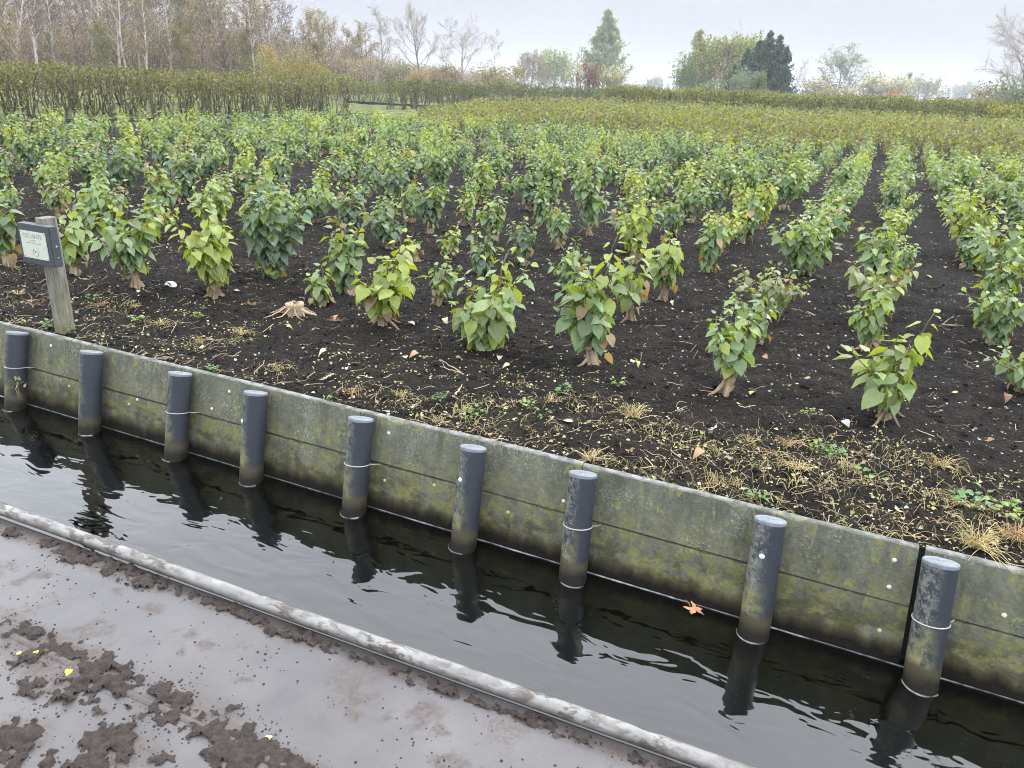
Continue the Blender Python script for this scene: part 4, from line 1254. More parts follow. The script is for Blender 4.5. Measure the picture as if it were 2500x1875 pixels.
# black sheeting along the plots and pale edge boards on the side ditch
def strip_mesh(xs, ys, z0, z1, t):
    m = MB()
    n = len(xs)
    P = np.stack([xs, ys], -1)
    V = []
    for q in range(n):
        V += [[xs[q], ys[q], z0], [xs[q] + t, ys[q], z0], [xs[q] + t, ys[q], z1[q]], [xs[q], ys[q], z1[q]]]
    i, j = np.meshgrid(np.arange(n - 1), np.arange(4), indexing='ij')
    m.add(V, np.stack([i * 4 + j, i * 4 + (j + 1) % 4, (i + 1) * 4 + (j + 1) % 4, (i + 1) * 4 + j], -1).reshape(-1, 4), N=[[3, 2, 1, 0], [(n - 1) * 4 + q for q in range(4)]])
    return m
ys = np.arange(3, 29.5, .15)
tag(strip_mesh(-20.28 + .05 * np.sin(ys * 2), ys, WZ - .2, .035 + .05 * fbm(ys * 1.7, ys * 0, 3, 3), .05).build('ditch_edging', SHEET), 'ragged black sheeting edge below the left hedge', 'edging')
ys = np.arange(35, 64, .3)
tag(strip_mesh(-20.9 + .04 * np.sin(ys * 2), ys, WZ - .2, .04 + .05 * fbm(ys * 1.7, ys * 0, 3, 4), .05).build('ditch_edging', SHEET), 'ragged black sheeting edge below the middle hedge', 'edging')
xs = np.arange(-30.5, -24.5, .2)
m = MB()
for q in range(len(xs) - 1):
    m.box((xs[q], 41.0 + .1 * math.sin(xs[q] * 3), .03), (.21, .06, .16))
tag(m.build('ditch_edging', SHEET), 'black sheeting line crossing the gap between the hedges', 'edging')
EDG = simple('blue_grey_board', .5, .4, 10, .85, 1.15)
for n, y0_ in enumerate(np.arange(3.0, 26.0, 3.0)):
    m = MB()
    m.box((0, 0, 0), (.045, 2.96, .24), C=(.075, .10, .125))
    o = m.build('edge_board', EDG)
    o.location = (-18.03, y0_ + 1.5, -.03)
    tag(o, f'blue-grey edge board at the far left field edge, {ORD[n]} from the front', 'board', 'edge boards along the left side ditch')

# ================================================================== SOIL LITTER
rng = np.random.default_rng(21)
def on_soil(x, y, dz=.002): return np.stack([x, y, soil_z(x, y) + dz], -1)
def rand_xy(n, ymin, ymax, pw=1.0):
    x, y = [], []
    while len(x) < n:
        yy = ymin + (ymax - ymin) * rng.random() ** pw
        xx = rng.uniform(-1.55 * yy - 1.2, .13 * yy + .6)
        if xx > -17.5:
            x.append(xx); y.append(yy)
    return np.array(x), np.array(y)
m = MB()
PALE = np.array([(.46, .42, .32), (.38, .33, .22), (.30, .26, .14), (.48, .46, .39), (.25, .18, .11), (.30, .28, .12), (.20, .13, .085)])
def flecks(x, y, lo, hi, pal, up=.35):
    n = len(x)
    az = rng.uniform(0, 6.283, n)
    D = np.stack([np.cos(az), np.sin(az), rng.normal(0, up, n)], -1)
    Nn = np.stack([rng.normal(0, .35, n), rng.normal(0, .35, n), np.ones(n)], -1)
    C = pal[rng.integers(len(pal), size=n)] * rng.uniform(.7, 1.15, (n, 1))
    leaves(m, on_soil(x, y), D, Nn, lo + (hi - lo) * rng.random(n) ** 2.2, C, rng, True, curl=.5)
x, y = rand_xy(15000, 2.67, 10, 1.2); flecks(x, y, .004, .024, PALE)
x, y = rand_xy(2600, 8, 24, 1.2); flecks(x, y, .02, .06, PALE)
x, y = rand_xy(9000, 3.6, 12, 1.0); flecks(x, y, .005, .022, np.array([(.33, .31, .26), (.29, .26, .20), (.25, .21, .14), (.36, .35, .31)]))
cx_, cy_ = rand_xy(90, 2.68, 3.55, 1.2)      # yellowing weed seedlings in drifts by the wall
for q in range(90):
    nn = rng.integers(14, 60)
    flecks(cx_[q] + rng.normal(0, .09, nn), np.maximum(2.66, cy_[q] + rng.normal(0, .055, nn)), .006, .02, np.array([(.36, .33, .17), (.27, .27, .10), (.40, .36, .22), (.19, .22, .07), (.40, .33, .21), (.30, .23, .14)]))
x, y = rand_xy(2400, 12, 26, .7); flecks(x, y, .03, .09, np.array([(.22, .14, .09), (.30, .2, .12), (.38, .28, .17), (.17, .10, .07)]))
n = 70                                      # straw and twiglets
x, y = rand_xy(1300, 2.68, 7.5, 2.0)
for q in range(len(x)):
    a = rng.uniform(0, 6.283); l_ = rng.uniform(.02, .09)
    u = np.linspace(-.5, .5, 4)
    px_ = x[q] + l_ * u * math.cos(a) + rng.normal(0, .004, 4); py_ = np.maximum(2.66, y[q] + l_ * u * math.sin(a) + rng.normal(0, .004, 4))
    pts = on_soil(px_, py_, .004); pts[:, 2] += abs(rng.normal(0, .008)) * (u + .5)
    m.tube(pts, .0013 * rng.uniform(.6, 1.5), 3, C=np.array((.36, .29, .19)) * rng.uniform(.5, 1.25), cap=False)
tag(m.build('leaf_litter', DRY), 'pale leaf flecks, seedlings and straw bits scattered over the black peat', 'litter', kind='stuff')

m = MB()                                     # crumbs of peat
x, y = rand_xy(7000, 2.68, 7.5, 1.8)
G8 = np.array([(1, 0, 0), (0, 1, 0), (-1, 0, 0), (0, -1, 0), (.7, .7, .6), (-.7, .7, .6), (-.7, -.7, .6), (.7, -.7, .6), (0, 0, 1)])
GT = np.array([(0, 4, 7), (0, 1, 4), (1, 5, 4), (1, 2, 5), (2, 6, 5), (2, 3, 6), (3, 7, 6), (3, 0, 7), (4, 5, 8), (5, 6, 8), (6, 7, 8), (7, 4, 8)])
n = len(x)
V = G8[None] * rng.uniform(.6, 1.3, (n, 9, 1)) * (.003 + .011 * rng.random(n) ** 3)[:, None, None] * rng.uniform(.7, 1.3, (n, 1, 3)) + on_soil(x, y, -.001)[:, None]
m.add(V.reshape(-1, 3), None, (GT[None] + (np.arange(n) * 9)[:, None, None]).reshape(-1, 3))
tag(m.build('peat_crumbs', PEAT, smooth=True), 'loose crumbs of black peat strewn over the field edge', 'soil', kind='stuff')

# larger fallen leaves, one by one
def fallen(pos, size, col, seed, name, label, group, mat=DRY, flat=False):
    rg = np.random.default_rng(seed)
    m = MB()
    az = rg.uniform(0, 6.283)
    leaves(m, np.zeros((1, 3)), [[math.cos(az), math.sin(az), rg.uniform(-.1, .25) if not flat else 0]], [[rg.normal(0, .3), rg.normal(0, .3), 1]], [size], np.array([col]) * rg.uniform(.85, 1.15), rg, False, curl=(.2 if flat else 1.1))
    V = m.V[0]
    m.tube([V[0], V[0] + (V[0] - V[4]) * .22 + np.array([0, 0, .004])], [.0014, .0009], 4, C=np.array(col) * .8)
    lo = min(v[:, 2].min() for v in m.V)
    o = m.build(name, mat, None, True)
    o.location = (pos[0], pos[1], pos[2] - lo + .001)
    return tag(o, label, 'leaf', group)
LCOL = {'pale cream': (.42, .37, .24), 'tan': (.30, .195, .115), 'pale yellow': (.40, .36, .15), 'brown': (.19, .115, .075), 'greyish white': (.33, .33, .30)}
FL = [(705, 775, 'pale cream'), (440, 756, 'pale cream'), (1170, 755, 'pale cream'), (985, 775, 'tan'), (1000, 765, 'tan'), (1080, 772, 'pale cream'), (1180, 755, 'pale yellow'), (1100, 795, 'pale cream'), (1190, 758, 'pale cream'),
      (960, 697, 'pale cream'), (885, 700, 'greyish white'), (620, 715, 'pale yellow'), (1365, 785, 'pale cream'), (1375, 790, 'pale yellow'), (1650, 772, 'tan'), (1630, 850, 'pale yellow'), (1600, 875, 'pale yellow'), (1820, 920, 'greyish white'),
      (2065, 855, 'pale yellow'), (1745, 830, 'tan'), (1815, 770, 'tan'), (1450, 660, 'pale cream'), (1540, 945, 'greyish white'), (1515, 985, 'tan'), (1360, 985, 'brown'), (1935, 1110, 'pale cream'), (1780, 1080, 'tan'),
      (900, 770, 'tan'), (875, 765, 'pale cream'), (505, 630, 'pale cream'), (360, 628, 'greyish white'), (300, 640, 'pale cream'), (255, 605, 'pale cream'), (85, 700, 'tan'), (2000, 755, 'pale cream'), (2130, 715, 'pale cream'), (1960, 470, 'pale cream'), (1740, 640, 'tan'),
      (1235, 915, 'greyish white'), (1310, 770, 'tan'), (730, 690, 'tan'), (820, 610, 'pale cream'), (2170, 870, 'brown'), (2140, 960, 'brown'), (1700, 850, 'brown'), (560, 625, 'tan'), (2000, 600, 'pale yellow'), (1660, 470, 'pale yellow'), (1690, 700, 'pale cream'), (2090, 540, 'pale cream')]
pref = [41, 227, 435, 627, 881, 1145, 1432, 1875, 2304]
for n, (px, py, cn) in enumerate(FL):
    P = at(px * 1.1302, py * 1.1302)
    q = int(np.argmin([abs(px * 1.1302 - v) for v in pref]))
    depth = 'near the wall' if P[1] < 3.3 else ('by the first bushes' if P[1] < 4.3 else 'between the bushes')
    fallen((P[0], P[1], float(soil_z(P[0], P[1]))), .042 * random.Random(n).uniform(.8, 1.3), LCOL[cn], n, 'fallen_leaf', f"{cn} curled fallen leaf {depth}, above the {ORD[q]} post from the left", 'fallen leaves on the peat')
P = at(418 * 1, 705 * 1)
m = MB(); m.dome((0, 0, 0), .05, (0.1, -.3, 1), 14, 5, .55, C=(.55, .55, .54))
o = m.build('pale_stone', PAINT, None, True); o.location = (P[0], P[1], float(soil_z(P[0], P[1])) - .006); o.scale = (1, .6, .8)
tag(o, 'smooth white half-buried stone right of the field sign', 'stone')

MATS = [(870, 870), (1000, 890), (1110, 880), (1200, 870), (1290, 880), (1370, 910), (1440, 940), (1500, 965), (1590, 1000), (1660, 985), (1700, 1010), (1750, 1040), (1800, 1000), (1860, 1040), (1960, 1000), (2030, 1020), (2060, 1080), (2150, 1090), (2100, 1140), (2200, 1120),
        (1650, 1080), (1850, 1110), (1950, 1130), (1540, 1040), (1400, 1010), (1290, 985), (1170, 930), (1050, 930), (940, 905), (760, 850), (600, 800), (520, 720), (440, 740), (350, 700), (250, 665), (60, 655), (1120, 835), (2000, 1075), (1750, 950), (1900, 960)]
m = MB()
rng = np.random.default_rng(61)
for px, py in MATS:
    P = at(px * 1.1302, py * 1.1302)
    if P[1] < 2.68: P[1] = 2.70
    sc_ = rng.uniform(.6, 1.3) * (1.25 if px > 1350 else .8)
    for q in range(int(40 * sc_)):
        c = np.array([P[0] + rng.normal(0, .10 * sc_), P[1] + rng.normal(0, .065 * sc_)])
        a, l_ = rng.uniform(0, 6.283), rng.uniform(.02, .10)
        u = np.linspace(0, 1, 5)
        bend = rng.normal(0, .4)
        xx = c[0] + np.cumsum(np.cos(a + bend * u)) * l_ / 5; yy = np.maximum(2.662, c[1] + np.cumsum(np.sin(a + bend * u)) * l_ / 5)
        pts = on_soil(xx, yy, .004); pts[:, 2] += np.sin(u * math.pi) * rng.uniform(0, .03)
        m.tube(pts, np.linspace(.0012, .0006, 5) * rng.uniform(.6, 1.3), 3, C=np.array([(.40, .33, .17), (.34, .26, .14), (.30, .20, .11), (.36, .34, .14)][rng.integers(4)]) * rng.uniform(.6, 1.15), cap=False)
    nn = int(55 * sc_)
    flecks(P[0] + rng.normal(0, .12 * sc_, nn), np.maximum(2.665, P[1] + rng.normal(0, .075 * sc_, nn)), .008, .026, np.array([(.33, .32, .13), (.22, .27, .08), (.36, .32, .2), (.3, .21, .13), (.24, .18, .11), (.32, .27, .18)]), .6)
tag(m.build('withered_weeds', DRY), 'tangled withered weeds and straw in drifts on the peat by the wall', 'weeds', kind='stuff')

# dry grass tufts, green weeds, twigs
def tuft(seed, r, n, cols, h, droop=1.0):
    rg = np.random.default_rng(seed)
    m = MB()
    for q in range(n):
        a = rg.uniform(0, 6.283); l_ = r * rg.uniform(.25, 1.1) * (.8 + .35 * math.sin(a * 2 + seed))
        u = np.linspace(0, 1, 5)
        hz = h * rg.uniform(.3, 1.1)
        x = l_ * u * math.cos(a + .4 * rg.normal()) + rg.normal(0, .016); y = l_ * u * math.sin(a) + rg.normal(0, .006)
        z = hz * np.sin(np.minimum(u * 2.2, math.pi * .98)) * droop + .004
        m.tube(np.stack([x, y, z], -1), np.linspace(.0013, .0005, 5), 3, C=np.array(cols[rg.integers(len(cols))]) * rg.uniform(.7, 1.25), cap=False)
    return m
STRAW = [(.46, .36, .16), (.40, .30, .15), (.52, .44, .23), (.33, .26, .11)]
RUST = [(.36, .20, .10), (.42, .27, .13), (.30, .17, .09)]
TF = [(1365, 905, .11, 60, STRAW, .05), (1700, 965, .07, 40, RUST + STRAW, .035), (1720, 1020, .11, 36, STRAW, .03), (1590, 1045, .05, 22, STRAW, .04), (1540, 1040, .05, 18, STRAW, .045), (2110, 1180, .14, 110, STRAW, .05), (2190, 1165, .12, 80, STRAW + RUST, .05),
      (1275, 990, .07, 20, STRAW, .05), (870, 855, .08, 30, STRAW, .03), (520, 715, .09, 34, STRAW, .03), (350, 700, .07, 26, STRAW, .025), (220, 660, .08, 24, RUST, .02), (720, 690, .08, 44, RUST, .02), (600, 800, .06, 18, RUST + STRAW, .03),
      (2030, 1010, .09, 40, RUST + STRAW, .04), (2060, 1090, .07, 24, STRAW, .03), (1830, 760, .06, 20, STRAW, .02), (1190, 870, .07, 20, STRAW, .03), (940, 905, .06, 18, STRAW, .03), (1000, 890, .07, 22, STRAW, .025), (760, 850, .06, 14, RUST, .03), (40, 640, .08, 22, STRAW, .02), (290, 665, .07, 22, STRAW, .02), (430, 735, .05, 16, STRAW, .03), (1830, 1010, .06, 22, STRAW, .03), (1620, 960, .05, 14, STRAW, .03), (545, 660, .07, 22, RUST, .02)]
for n, (px, py, r, k_, cols, h) in enumerate(TF):
    P = at(px * 1.1302, py * 1.1302)
    q = int(np.argmin([abs(px * 1.1302 - v) for v in pref]))
    o = tuft(n, r, k_, cols, h).build('dry_grass_tuft', DRY)
    o.location = (P[0], P[1], float(soil_z(P[0], P[1])) + .001)
    big_ = 'large' if k_ > 50 else ('small' if k_ < 25 else 'flattened')
    tag(o, f"{big_} {'rusty' if cols is RUST else 'straw-yellow'} dry grass tuft {'at the wall edge' if P[1] < 2.95 else 'on the peat'} above the {ORD[q]} post from the left", 'grass tuft', 'dry grass tufts on the peat by the wall')
def weed(seed, r, n, col):
    rg = np.random.default_rng(seed)
    m = MB()
    a = rg.uniform(0, 6.283, n); rr = r * np.sqrt(rg.random(n))
    P = np.stack([rr * np.cos(a), rr * np.sin(a), .012 + .03 * rg.random(n)], -1)
    D = np.stack([np.cos(a), np.sin(a), rg.normal(.3, .3, n)], -1)
    leaves(m, P, D, np.stack([rg.normal(0, .3, n), rg.normal(0, .3, n), np.ones(n)], -1), r * .45 * rg.uniform(.6, 1.2, n), np.array(col) * rg.uniform(.75, 1.25, (n, 1)), rg, False, curl=.3)
    for q in range(0, n, 3):
        m.tube([(0, 0, 0), P[q]], [.001, .0008], 3, C=np.array(col) * .7, cap=False)
    return m
WD = [(1025, 893, .045), (1140, 888, .04), (1220, 850, .045), (1170, 905, .04), (1335, 835, .035), (950, 870, .035), (205, 655, .04), (300, 690, .05), (2095, 1090, .07), (2150, 1085, .06), (2180, 1120, .05), (1640, 1075, .04), (700, 868, .03), (425, 690, .04), (120, 705, .05), (155, 712, .04), (1745, 900, .03), (460, 800, .035), (1880, 1035, .05), (1770, 975, .05), (1800, 990, .045), (1010, 905, .03)]
for n, (px, py, r) in enumerate(WD):
    P = at(px * 1.1302, py * 1.1302)
    q = int(np.argmin([abs(px * 1.1302 - v) for v in pref]))
    o = weed(n, r, 14 + n % 3 * 6, [(.12, .22, .05), (.20, .27, .07), (.09, .18, .06)][n % 3]).build('weed_seedling', LEAF)
    o.location = (P[0], P[1], float(soil_z(P[0], P[1])))
    tag(o, f"{['fresh', 'pale', 'dark'][n % 3]} green weed seedling {'at the wall edge' if P[1] < 2.95 else 'on the peat'} above the {ORD[q]} post from the left", 'weed', 'green weeds on the peat by the wall')
def twig(seed, l_):
    rg = np.random.default_rng(seed)
    m = MB()
    a = rg.uniform(0, 6.283)
    tan = np.array((.34, .27, .19)) * rg.uniform(.8, 1.3)
    for q in range(rg.integers(2, 5)):
        t = a + rg.normal(0, .7); ll = l_ * rg.uniform(.4, 1)
        u = np.linspace(0, 1, 6)
        m.tube(np.stack([ll * u * math.cos(t) + rg.normal(0, .004, 6), ll * u * math.sin(t) + rg.normal(0, .004, 6), .006 + rg.uniform(0, .5) * l_ * u * rg.random()], -1), np.linspace(.004, .0018, 6), 5, C=tan)
    return m
TW = [(370, 770, .12), (1190, 1085, .1), (1280, 985, .12), (1830, 640, .16), (270, 510, .2), (720, 815, .12), (1000, 815, .16), (1760, 680, .1), (985, 865, .1), (60, 650, .16), (2035, 700, .14), (1270, 640, .14), (1100, 640, .12)]
for n, (px, py, l_) in enumerate(TW):
    P = at(px * 1.1302, py * 1.1302)
    if P[1] < 2.66: P[1] = 2.70
    q = int(np.argmin([abs(px * 1.1302 - v) for v in pref]))
    o = twig(n, l_).build('dry_twig', DRY, None, True)
    o.location = (P[0], P[1], float(soil_z(P[0], P[1])))
    tag(o, f"forked dry pale twig lying on the peat {'near' if P[1] < 3.4 else 'farther'} above the {ORD[q]} post from the left", 'twig', 'dry twigs on the peat')

# leaf afloat in the ditch, weeds hanging at the first post, leaves on the barge
P = at(1500 * 1.1302, 1318 * 1.1302, WZ)
rg = np.random.default_rng(3)
a = np.linspace(0, 2 * math.pi, 40, endpoint=False)
lobes = 0.030 * (0.55 + .55 * np.abs(np.cos(2.5 * a)) ** 1.4) * (1 + .16 * np.cos(a * 15)) * np.where(np.abs(a - math.pi) < .35, .5, 1)
m = MB()
V = np.stack([lobes * np.cos(a) * 1.25, lobes * np.sin(a), .004 + .006 * np.cos(2 * a + 1)], -1)
m.add(np.concatenate([V, [[0, 0, .003]]]), None, [[q, (q + 1) % 40, 40] for q in range(40)], C=(.50, .27, .15))
m.tube([(-.02, 0, .004), (-.045, .012, .004), (-.075, .016, .002)], [.0015, .0012, .001], 5, C=(.4, .22, .12))
o = m.build('floating_leaf', DRY, None, True); o.location = (P[0], P[1], WZ + .001); o.rotation_euler = (0, 0, -.5)
tag(o, 'orange-brown lobed leaf floating on the dark ditch left of the second-last post', 'leaf')
P0 = np.array(post_tops[0] + (0,)) + PD * .27 + np.array([.06, -.03, 0])
m = MB()
n = 20
leaves(m, rg.normal(0, .022, (n, 3)) * np.array([1.2, .6, 1]), rg.normal(0, 1, (n, 3)), rg.normal(0, 1, (n, 3)), .026 * rg.uniform(.5, 1.2, n), np.array([(.24, .26, .07), (.33, .17, .12), (.2, .22, .06), (.4, .33, .16)])[rg.integers(4, size=n)], rg)
for q in range(5):
    m.tube([(0, 0, 0), (rg.normal(0, .01), -.01, -.03), (rg.normal(0, .025), -.012, -.09 * rg.uniform(.5, 1.2))], [.0014, .0012, .0008], 4, C=(.3, .26, .12))
o = m.build('hanging_weed', DRY); o.location = tuple(P0)
tag(o, 'small wilted weed hanging from the plank seam at the leftmost post', 'weed')
DL = [(115, 990, 'pale yellow leaf scrap', (.40, .36, .09), .018), (208, 997, 'yellow leaf scrap on the mud', (.42, .38, .07), .015), (427, 1093, 'orange-tipped yellow leaf on the mud', (.45, .30, .06), .024), (1627, 1492, 'pale lime leaf scrap on bare deck', (.40, .42, .18), .018), (1515, 1545, 'tan leaf scrap by the deck seam', (.50, .33, .13), .016)]
for n, (cx_, cy_, lab, c, s_) in enumerate(DL):
    P = at(cx_ * S_, 1200 + cy_ * S_, DZ)
    fallen((P[0], P[1], DZ + (.012 if 'mud' in lab else .003)), s_, c, 70 + n, 'deck_leaf', lab + ' of the grey barge' if 'deck' not in lab else lab + ' of the barge', 'leaf scraps on the barge deck', DRY, True)

# ================================================================== BACKGROUND TREES
class Tree:
    """Grows limbs recursively; keeps trunk and limbs apart from twigs; remembers twig tips."""
    def __init__(s, seed):
        s.r = np.random.default_rng(seed)
        s.seg = {0: [], 1: []}
        s.tips = []
    def limb(s, p, d, L, r, lev, maxlev, P):
        n = P.get('n', [7, 5, 4, 3])[min(lev, 3)]
        pts, rad = [np.array(p, float)], [r]
        d = np.array(d, float)
        for i in range(n):
            d = d + s.r.normal(0, P['wig'][min(lev, 3)], 3) + np.array([0, 0, P['up'][min(lev, 3)]])
            d /= np.linalg.norm(d)
            pts.append(pts[-1] + d * L / n)
            rad.append(max(r * (1 - (i + 1) / n * P.get('taper', .85)), P['rmin']))
        pts, rad = np.array(pts), np.array(rad)
        s.seg[0 if lev <= P.get('solid', 1) else 1].append((pts, rad))
        if lev >= maxlev:
            s.tips.append(pts[1:])
            return
        k = P['kids'][lev]
        k = max(1, int(round(k * s.r.uniform(.8, 1.2))))
        for q in range(k):
            f0 = P['start'][lev]
            f = f0 + (1 - f0) * (q + s.r.uniform(.2, .9)) / k
            x = f * n
            i0 = min(int(x), n - 1)
            pp = pts[i0] + (pts[i0 + 1] - pts[i0]) * (x - i0)
            dd = pts[i0 + 1] - pts[i0]; dd /= np.linalg.norm(dd)
            a = q * 2.4 + s.r.uniform(-.5, .5)
            u = np.cross(dd, [0.3, 0.2, 1.0] if abs(dd[2]) < .9 else [1, 0, 0]); u /= np.linalg.norm(u)
            w = np.cross(dd, u)
            an = math.radians(s.r.normal(P['ang'][lev], 9))
            nd = dd * math.cos(an) + (u * math.cos(a) + w * math.sin(a)) * math.sin(an)
            ln = P['len'][lev] * L * s.r.uniform(.7, 1.2) * (1 - P['cone'][lev] * f)
            s.limb(pp, nd, ln, max(rad[i0] * P.get('rk', .5), P['rmin']), lev + 1, maxlev, P)
    def meshes(s, ctrunk, ctwig, kt=6, kw=3):
        a, b = MB(), MB()
        for pts, rad in s.seg[0]:
            a.tube(pts, rad, kt, C=np.array(ctrunk) * s.r.uniform(.8, 1.2), cap=False)
        for pts, rad in s.seg[1]:
            b.tube(pts, rad, kw, C=np.array(ctwig) * s.r.uniform(.75, 1.25), cap=False)
        return a, b
    def foliage(s, b, per, size, pal, spread, droop=0.0, curl=.3, lo=0.0):
        T = np.concatenate(s.tips)
        T = T[T[:, 2] > lo]
        P = np.repeat(T, per, 0) + s.r.normal(0, spread, (len(T) * per, 3))
        if droop:
            P[:, 2] -= droop * s.r.random(len(P)) ** 1.5
        leaf_cloud(b, P, size, pal, s.r, curl=curl)

BARE = dict(wig=[.05, .13, .2, .25], up=[.02, .06, .05, .02], kids=[12, 7, 6, 0], start=[.28, .25, .2, 0], ang=[42, 40, 42, 0], len=[.50, .52, .5, 0], cone=[.45, .3, .2, 0], rmin=.012, solid=1)
def mk_bare(seed, h=10, wide=1.0, trunk=(.17, .155, .135), twig=(.22, .175, .16), kids=None, up=None, ang=None, rmin=.020, r0=.17, leaves_=None, lens=None, start=None):
    P = dict(BARE); P['rmin'] = rmin
    if kids: P['kids'] = kids
    if up: P['up'] = up
    if ang: P['ang'] = ang
    P['len'] = lens or [.50 * wide, .52, .5, 0]
    if start: P['start'] = start
    t = Tree(seed)
    t.limb((0, 0, -.3), (t.r.normal(0, .04), t.r.normal(0, .04), 1), h, r0, 0, 3, P)
    a, b = t.meshes(trunk, twig)
    if leaves_:
        t.foliage(b, *leaves_)
    return a, b
def tree(name, label, cat, group, pos, parts, s=1.0, rz=0.0, mt=None, names=('trunk', 'crown'), sc=None):
    e = thing(name, label, cat, (pos[0], pos[1], -.1), rz, group)
    for nm, me in zip(names, parts):
        link(nm, me, e)
    e.scale = sc or (s, s, s)
    return e
def meshes(ab, m0=BARK, m1=FARLEAF):
    return ab[0].mesh('trunk', m0, True), ab[1].mesh('crown', m1)
def true_h(parts):
    top = 0.0
    for me in parts:
        v = np.empty(len(me.vertices) * 3, np.float32)
        me.vertices.foreach_get('co', v)
        top = max(top, float(np.percentile(v[2::3], 99.5)))
    return top
def gpos(px, D):                         # stands on the ground under photo column px (2212 px wide), D metres off
    p = far(px * 1.1302, 200, D)
    return p
def top_h(px, py, D):
    return far(px * 1.1302, py * 1.1302, D)[2] + .1

WPAL = [(.24, .195, .145), (.19, .16, .125), (.29, .235, .155), (.22, .20, .125), (.16, .14, .115), (.29, .26, .13)]
OPAL = [(.12, .115, .045), (.15, .14, .05), (.10, .10, .05), (.19, .17, .05)]
RPAL = [(.25, .185, .155), (.21, .16, .14), (.28, .21, .165), (.19, .155, .135)]
GPAL = [(.085, .12, .065), (.07, .10, .06), (.11, .14, .07), (.095, .125, .08)]
slim = dict(kids=[18, 7, 5, 0], ang=[36, 38, 40, 0], lens=[.30, .5, .5, 0], start=[.3, .2, .2, 0], r0=.15, rmin=.018)
KINDS = {
 'birch': [meshes(mk_bare(300 + q, trunk=(.52, .49, .45), twig=(.22, .165, .155), **slim)) for q in range(3)],
 'wbirch': [meshes(mk_bare(330 + q, trunk=(.55, .52, .47), twig=(.24, .19, .16), leaves_=(1, .16, WPAL, .25), **slim)) for q in range(2)],
 'brown': [meshes(mk_bare(310 + q, trunk=(.13, .11, .09), twig=(.2, .15, .12), leaves_=(1, .17, WPAL, .28), wide=.75, kids=[13, 7, 5, 0], start=[.2, .2, .2, 0])) for q in range(3)],
 'red': [meshes(mk_bare(320 + q, trunk=(.15, .115, .1), twig=(.22, .15, .135), leaves_=(1, .14, RPAL, .25), wide=.7, kids=[13, 7, 5, 0], start=[.15, .2, .2, 0])) for q in range(2)],
 'olive': [meshes(mk_bare(340 + q, trunk=(.14, .125, .1), twig=(.17, .15, .1), leaves_=(2, .18, OPAL, .3), wide=.7, kids=[13, 7, 5, 0], start=[.2, .2, .2, 0])) for q in range(2)],
 'green': [meshes(mk_bare(350 + q, trunk=(.13, .12, .1), twig=(.13, .13, .1), leaves_=(2, .18, GPAL, .3), wide=.65, kids=[13, 7, 5, 0], start=[.25, .2, .2, 0])) for q in range(2)],
}
KLAB = {"birch": "bare white birch", 'wbirch': 'birch with last brown leaves', 'brown': 'brown-leaved bushy tree', 'red': 'reddish brown twiggy tree', 'olive': 'olive-green autumn tree', 'green': 'grey-green leafy tree'}
WGRP = 'trees of the autumn wood behind the left hedge'
rng = np.random.default_rng(99)
WOOD = [(10, -95, 96, 'brown'), (55, -90, 98, 'red'), (98, -80, 95, 'olive'), (152, -95, 98, 'brown'), (208, -80, 97, 'red'), (252, -90, 96, 'brown'), (318, -85, 98, 'red'), (362, -75, 96, 'brown'), (402, -70, 100, 'olive'), (445, -60, 98, 'red'), (482, -55, 100, 'brown'), (538, -45, 100, 'red'), (572, -30, 102, 'brown'),
 (33, -60, 68, 'birch'), (270, -70, 67, 'birch'), (550, -40, 70, 'birch'), (318, -40, 66, 'wbirch'),
   # column (2212 wide), top row, distance, kind
 (6, -70, 72, 'olive'), (40, -40, 78, 'brown'), (86, -75, 70, 'birch'), (110, -60, 84, 'brown'), (124, -80, 72, 'birch'), (141, -50, 76, 'wbirch'), (168, -70, 74, 'birch'), (185, -30, 66, 'red'), (197, -85, 73, 'birch'), (222, -60, 72, 'birch'),
 (240, -45, 82, 'brown'), (262, -50, 70, 'wbirch'), (285, -65, 74, 'birch'), (306, -60, 71, 'birch'), (330, -35, 80, 'green'), (352, -60, 72, 'birch'), (372, -55, 68, 'birch'), (395, -45, 84, 'green'), (410, -25, 70, 'red'), (432, -20, 82, 'brown'),
 (456, -10, 80, 'green'), (470, -28, 90, 'green'), (492, -15, 74, 'brown'), (505, -30, 76, 'birch'), (516, -24, 80, 'birch'), (530, -12, 84, 'brown'), (561, -25, 78, 'birch'), (580, 0, 86, 'wbirch'), (598, -8, 90, 'birch'), (612, 8, 88, 'birch'),
 (640, 42, 84, 'brown'), (660, 18, 92, 'wbirch'), (676, 30, 90, 'red'), (694, 38, 86, 'brown'), (712, 26, 88, 'wbirch'), (728, 24, 94, 'brown'), (742, 50, 90, 'red'), (762, 60, 96, 'olive'), (776, 46, 100, 'brown'), (795, 50, 102, 'red'),
 (60, 40, 62, 'red'), (150, 50, 64, 'brown'), (230, 45, 63, 'olive'), (300, 60, 64, 'brown'), (400, 55, 66, 'olive'), (470, 60, 68, 'red'), (540, 62, 70, 'olive'), (20, 20, 63, 'brown'), (345, 40, 66, 'brown'), (600, 70, 74, 'red'), (690, 85, 80, 'olive'), (745, 90, 84, 'brown')]
def third(px): return 'far left' if px < 150 else ('left' if px < 330 else ('middle' if px < 520 else 'right'))
cnt = {}
for px, py, D, kd in WOOD:
    cnt.setdefault((kd, third(px)), []).append(px)
